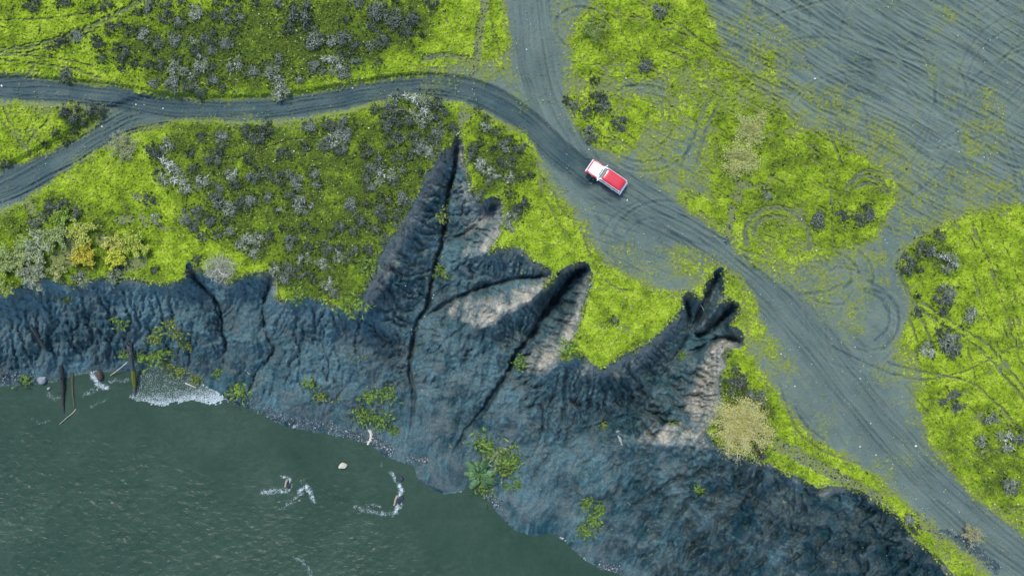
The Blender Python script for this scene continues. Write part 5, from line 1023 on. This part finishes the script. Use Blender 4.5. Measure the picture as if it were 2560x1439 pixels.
ex_, ey_ = ex_[kp] + rs.normal(0, 3.2, kp.sum()), ey_[kp] + rs.normal(1.5, 3.2, kp.sum()); kp = (zs(Z, ex_, ey_) > -2.2) & (ras(MD, ex_, ey_ - 6, MX0, MY0, MCELL) > .4)
flecks('rim_turf', 'ragged turf hanging over the rim of the bank', ex_[kp], ey_[kp], .14, .42, M_TURF, 'turf', .05, up=.3)
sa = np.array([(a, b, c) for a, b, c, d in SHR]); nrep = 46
th = rs.rand(len(sa) * nrep) * 6.283; rr = np.repeat(sa[:, 2], nrep) * (.5 + 1.15 * rs.rand(len(th)) ** .8)  # dark heath sprigs ringed round each shrub paint its shade on the moss
flecks('shrub_shade_heath', 'dark heath round the feet of the shrubs, their shade put into its colour', np.repeat(sa[:, 0], nrep) + rr * np.cos(th), np.repeat(sa[:, 1], nrep) + rr * np.sin(th), .14, .46, M_DARKL, 'heath', .2)
TZ = [(.5,[(280,790),(480,800),(560,900),(600,980),(520,970),(440,930),(300,900)]),(.25,[(740,850),(1000,850),(1000,1080),(740,1040)]),(.14,[(1060,380),(1160,380),(1130,620),(1060,700)]),(.3,[(0,720),(200,730),(120,780),(0,770)]),(.1,[(0,780),(1400,760),(1500,1250),(1000,1150),(0,950)]),(.3,[(1240,1180),(1310,1190),(1300,1230),(1240,1230)]),(.1,[(1500,1050),(2200,1250),(2250,1430),(1500,1330)]),(.2,[(1640,1050),(1760,1080),(1700,1120)]),(.25,[(1270,660),(1370,680),(1350,700),(1260,700)])]
TM = np.zeros(mx.shape, np.float32)
for v, poly in TZ[::-1]: TM[inpoly(mx, my, poly)] = v
xa, ya = scatter_points(9000, lambda x, y: (zs(cliffv * 1., x, y) > .9) * (zs(Z, x, y) > ZW + .3) * ras(TM, x, y, MX0, MY0, MCELL) * sstep(-.15, .3, fbm(x / 40, y / 40, 2, 501)))
x = np.repeat(xa, 9) + rs.normal(0, 2.2, 9 * len(xa)); y = np.repeat(ya, 9) + rs.normal(0, 2.2, 9 * len(xa))
flecks('bank_tufts', 'small yellow green tufts dotted over the bank', x, y, .10, .30, M_TUFT, 'tufts', .06, np.clip(np.repeat(rs.rand(len(xa)), 9) + rs.normal(0, .15, 9 * len(xa)), 0, 1), .9)
print('scatter', round(time.time() - T0, 1))

# ------------------------------------------------------------------ the car
def car():
    red = plain('red_car_paint', (.50, .008, .024), .32, coat=.6, var=.06, scale=1.5); white = plain('white_car_paint', (.80, .82, .82), .35, coat=.5, var=.04, scale=2)
    black = plain('black_rubber', (.018, .018, .02), .7); chrome = plain('chrome_trim', (.65, .66, .68), .22, metal=1, var=.03); dark = plain('dark_plastic', (.03, .035, .04), .5); lamp = plain('lamp_glass', (.75, .78, .8), .1, coat=1, var=.02); amber = plain('amber_lens', (.7, .22, .02), .2); redl = plain('red_lens', (.5, .01, .01), .2)
    gm, nt, b = mat('tinted_car_glass'); b.inputs['Base Color'].default_value = (.045, .16, .15, 1); b.inputs['Roughness'].default_value = .08; b.inputs['Coat Weight'].default_value = 1
    root = link('off_road_car', None, label='red and white off-road car with red roof and white bonnet on the track', category='car')
    p = world(1513.5, 444.5); root.location = p + Vector((0, 0, .0)); root.rotation_euler.z = math.atan2(.565, -.825); root.scale = (1.0, 1.0, 1.0)
    def build(name, bm, m, parent=root, bev=0, seg=2, smooth=False):
        if bev: bmesh.ops.bevel(bm, geom=[e for e in bm.edges if e.calc_length() > 2.2 * bev and (len(e.link_faces) < 2 or e.calc_face_angle(0) > .5)], offset=bev, segments=seg, affect='EDGES', clamp_overlap=True)
        bmesh.ops.recalc_face_normals(bm, faces=bm.faces)
        me = bpy.data.meshes.new(name); bm.to_mesh(me); bm.free(); me.materials.append(m)
        if smooth: me.polygons.foreach_set('use_smooth', np.ones(len(me.polygons), bool))
        return link(name, me, parent)
    def hexa(c8):
        bm = bmesh.new(); v = [bm.verts.new(c) for c in c8]
        for f in ((3, 2, 1, 0), (4, 5, 6, 7), (0, 1, 5, 4), (1, 2, 6, 5), (2, 3, 7, 6), (3, 0, 4, 7)): bm.faces.new([v[i] for i in f])
        return bm
    def box(x0, x1, y0, y1, z0, z1, tx=0, ty=0): return hexa([(x0, y0, z0), (x1, y0, z0), (x1, y1, z0), (x0, y1, z0), (x0 + tx, y0 + ty, z1), (x1 - tx, y0 + ty, z1), (x1 - tx, y1 - ty, z1), (x0 + tx, y1 - ty, z1)])
    # lower body: side profile with wheel arches, swept across the width
    def arch(cx, r): return [(cx + r * math.cos(math.pi - math.pi * k / 8), .42 + r * math.sin(math.pi - math.pi * k / 8)) for k in range(9)]
    prof = [(-2.36, .55), (-2.3, .42)] + arch(-1.38, .44) + [(-.85, .40), (.9, .40)] + arch(1.45, .44) + [(2.3, .46), (2.36, .6), (2.34, .98), (2.2, 1.04), (.72, 1.08), (-2.3, 1.08), (-2.38, 1.0)]
    bm = bmesh.new(); half = .84
    L_ = [bm.verts.new((x, -half, z)) for x, z in prof]; R_ = [bm.verts.new((x, half, z)) for x, z in prof]; n = len(prof)
    for i in range(n): bm.faces.new((L_[i], L_[(i + 1) % n], R_[(i + 1) % n], R_[i]))
    bm.faces.new(L_[::-1]); bm.faces.new(R_)
    body = build('body', bm, red, bev=.05)
    for s in (-1, 1):      # flared front wings, white shoulder, rear flare
        y0, y1 = (s * .70, s * .915)
        build('front_wing', hexa([(.92, min(y0, y1), .82), (2.22, min(y0, y1), .80), (2.22, max(y0, y1), .80), (.92, max(y0, y1), .82), (.98, min(y0, y1) + (.05 if s < 0 else 0), 1.08), (2.12, min(y0, y1) + (.05 if s < 0 else 0), 1.045), (2.12, max(y0, y1) - (.05 if s > 0 else 0), 1.045), (.98, max(y0, y1) - (.05 if s > 0 else 0), 1.08)]), red, bev=.045, seg=3)
        build('wing_trim', box(1.15, 2.0, s * .80 - .012, s * .80 + .012, 1.04, 1.068), white)
        a, b2 = sorted((s * .78, s * .90)); build('shoulder_panel', box(-2.34, .86, a, b2, .95, 1.12), white, bev=.03)
        a, b2 = sorted((s * .82, s * .905)); build('rear_flare', box(-1.85, -.92, a, b2, .72, .93), red, bev=.03)
        a, b2 = sorted((s * .84, s * .93)); build('side_step', box(-.8, .85, a, b2, .36, .42), dark, bev=.012)
        for dx in (-.92, .12): 
            a, b2 = sorted((s * .898, s * .925)); build('door_handle', box(dx, dx + .2, a, b2, .99, 1.03), chrome, bev=.008)
    build('bonnet', hexa([(.70, -.76, 1.0), (2.24, -.70, .96), (2.24, .70, .96), (.70, .76, 1.0), (.72, -.73, 1.16), (2.20, -.67, 1.09), (2.20, .67, 1.09), (.72, .73, 1.16)]), white, bev=.05, seg=3)
    build('bonnet_vent', box(.80, .90, -.45, .45, 1.155, 1.172), dark, bev=.006)
    # cabin: white pillars, glass panels set proud of it
    x0, x1 = -2.34, .74; t0, t1 = -2.16, .36; wl, wt = .83, .755; zb, zt = 1.08, 1.74
    build('cabin_frame', hexa([(x0, -wl, zb), (x1, -wl, zb), (x1, wl, zb), (x0, wl, zb), (t0, -wt, zt), (t1, -wt, zt), (t1, wt, zt), (t0, wt, zt)]), white, bev=.04, seg=3)
    def pane(name, pts, nrm):
        bm = bmesh.new(); nrm = Vector(nrm).normalized(); a = [bm.verts.new(Vector(q) + nrm * .006) for q in pts]; b3 = [bm.verts.new(Vector(q) - nrm * .02) for q in pts]
        bm.faces.new(a); bm.faces.new(b3[::-1])
        for i in range(4): bm.faces.new((a[i], b3[i], b3[(i + 1) % 4], a[(i + 1) % 4]))
        return build(name, bm, gm)
    def fr(u, v): # windscreen plane
        x = x1 + (t1 - x1) * v; w2 = wl + (wt - wl) * v; return (x, w2 * (2 * u - 1), zb + (zt - zb) * v)
    def rr(u, v):
        x = x0 + (t0 - x0) * v; w2 = wl + (wt - wl) * v; return (x, w2 * (2 * u - 1), zb + (zt - zb) * v)
    ws = pane('windscreen', [fr(.06, .1), fr(.94, .1), fr(.92, .9), fr(.08, .9)], (zt - zb, 0, x1 - t1))
    pane('rear_window', [rr(.12, .25), rr(.88, .25), rr(.88, .88), rr(.12, .88)], (-(zt - zb), 0, t0 - x0))
    for s in (-1, 1):
        def sd2(f, v): return (x0 + (x1 - x0) * f * 1.0 + ((t0 - x0) * (1 - f) + (t1 - x1) * f) * v, s * (wl + (wt - wl) * v), zb + (zt - zb) * v)
        for f0, f1 in ((.04, .34), (.38, .64), (.68, .95)): pane('side_window', [sd2(f0, .14), sd2(f1, .14), sd2(f1, .86), sd2(f0, .86)], (0, s * (zt - zb), wl - wt))
        m = build('wing_mirror', box(.60, .70, *sorted((s * .92, s * 1.10)), 1.14, 1.30), white, bev=.02); arm = build('mirror_arm', box(.63, .67, *sorted((s * .80, s * .94)), 1.17, 1.21), dark)
        build('roof_gutter', hexa([(t0 - .02, min(s * .772, s * .802), zt - .03), (t1 + .02, min(s * .772, s * .802), zt - .03), (t1 + .02, max(s * .772, s * .802), zt - .03), (t0 - .02, max(s * .772, s * .802), zt - .03), (t0 - .02, min(s * .772, s * .802), zt + .012), (t1 + .02, min(s * .772, s * .802), zt + .012), (t1 + .02, max(s * .772, s * .802), zt + .012), (t0 - .02, max(s * .772, s * .802), zt + .012)]), white)
    # gently crowned red roof
    bm = bmesh.new(); NXr, NYr = 14, 10; g = []
    for i in range(NXr + 1):
        row = []
        for j in range(NYr + 1):
            u, v = i / NXr * 2 - 1, j / NYr * 2 - 1
            k = 1 - .06 * (abs(u) ** 8) * (abs(v) ** 8); x = (t0 + t1) / 2 + u * (t1 - t0 + .14) / 2 * k; y = v * .765 * k
            row.append(bm.verts.new((x, y, zt + .015 + .085 * (1 - abs(u) ** 6) ** .5 * (1 - abs(v) ** 4) ** .5)))
        g.append(row)
    for i in range(NXr):
        for j in range(NYr): bm.faces.new((g[i][j], g[i + 1][j], g[i + 1][j + 1], g[i][j + 1]))
    r0 = bmesh.ops.extrude_face_region(bm, geom=list(bm.faces)); bmesh.ops.translate(bm, verts=[q for q in r0['geom'] if isinstance(q, bmesh.types.BMVert)], vec=(0, 0, -.045))
    build('roof', bm, red, smooth=True)
    build('front_bumper', box(2.32, 2.50, -.86, .86, .50, .68), chrome, bev=.03); build('rear_bumper', box(-2.54, -2.36, -.86, .86, .50, .66), chrome, bev=.03)
    build('grille', box(2.335, 2.375, -.46, .46, .74, .95), dark)
    build('tailgate_panel', box(-2.42, -2.36, -.72, .72, .7, 1.10), white, bev=.02)
    for s in (-1, 1):
        bm = bmesh.new(); bmesh.ops.create_cone(bm, cap_ends=True, segments=16, radius1=.1, radius2=.09, depth=.07, matrix=Matrix.Translation((2.37, s * .60, .85)) @ Matrix.Rotation(R(90), 4, 'Y')); build('headlight', bm, lamp)
        build('indicator', box(2.33, 2.37, *sorted((s * .72, s * .82)), .78, .92), amber, bev=.008); build('tail_light', box(-2.42, -2.37, *sorted((s * .74, s * .83)), .74, .98), redl, bev=.008)
        bm = bmesh.new(); v0 = Vector(fr(.5 + s * .1, .09)); v1 = Vector(fr(.5 + s * .34, .16)); d = Vector((.02, 0, .03)); q = [v0 + d, v1 + d, v1 + d + Vector((-.02, 0, .02)), v0 + d + Vector((-.02, 0, .02))]
        top = [bm.verts.new(c) for c in q]; bot = [bm.verts.new(c - Vector((.012, 0, .012))) for c in q]; bm.faces.new(top); bm.faces.new(bot[::-1])
        for i in range(4): bm.faces.new((top[i], bot[i], bot[(i + 1) % 4], top[(i + 1) % 4]))
        build('wiper', bm, dark)
    for cx in (1.45, -1.38):
        for s in (-1, 1):
            wm = link('wheel', None, root); wm.location = (cx, s * .76, .37)
            prof_t = [(.20, -.11), (.33, -.125), (.365, -.10), (.375, -.04), (.375, .04), (.365, .10), (.33, .125), (.20, .11)]; bm = bmesh.new(); rings = []
            for k in range(28):
                th = 6.28319 * k / 28; rings.append([bm.verts.new((r_ * math.cos(th), y_, r_ * math.sin(th))) for r_, y_ in prof_t])
            for k in range(28):
                for i in range(7): bm.faces.new((rings[k][i], rings[k][i + 1], rings[(k + 1) % 28][i + 1], rings[(k + 1) % 28][i]))
            build('tyre', bm, black, wm, smooth=True)
            bm = bmesh.new(); bmesh.ops.create_cone(bm, cap_ends=True, segments=20, radius1=.205, radius2=.205, depth=.17, matrix=Matrix.Rotation(R(90), 4, 'X')); bmesh.ops.create_cone(bm, cap_ends=True, segments=12, radius1=.07, radius2=.06, depth=.21, matrix=Matrix.Rotation(R(90), 4, 'X')); build('rim', bm, white, wm)
car()
print('done', round(time.time() - T0, 1))
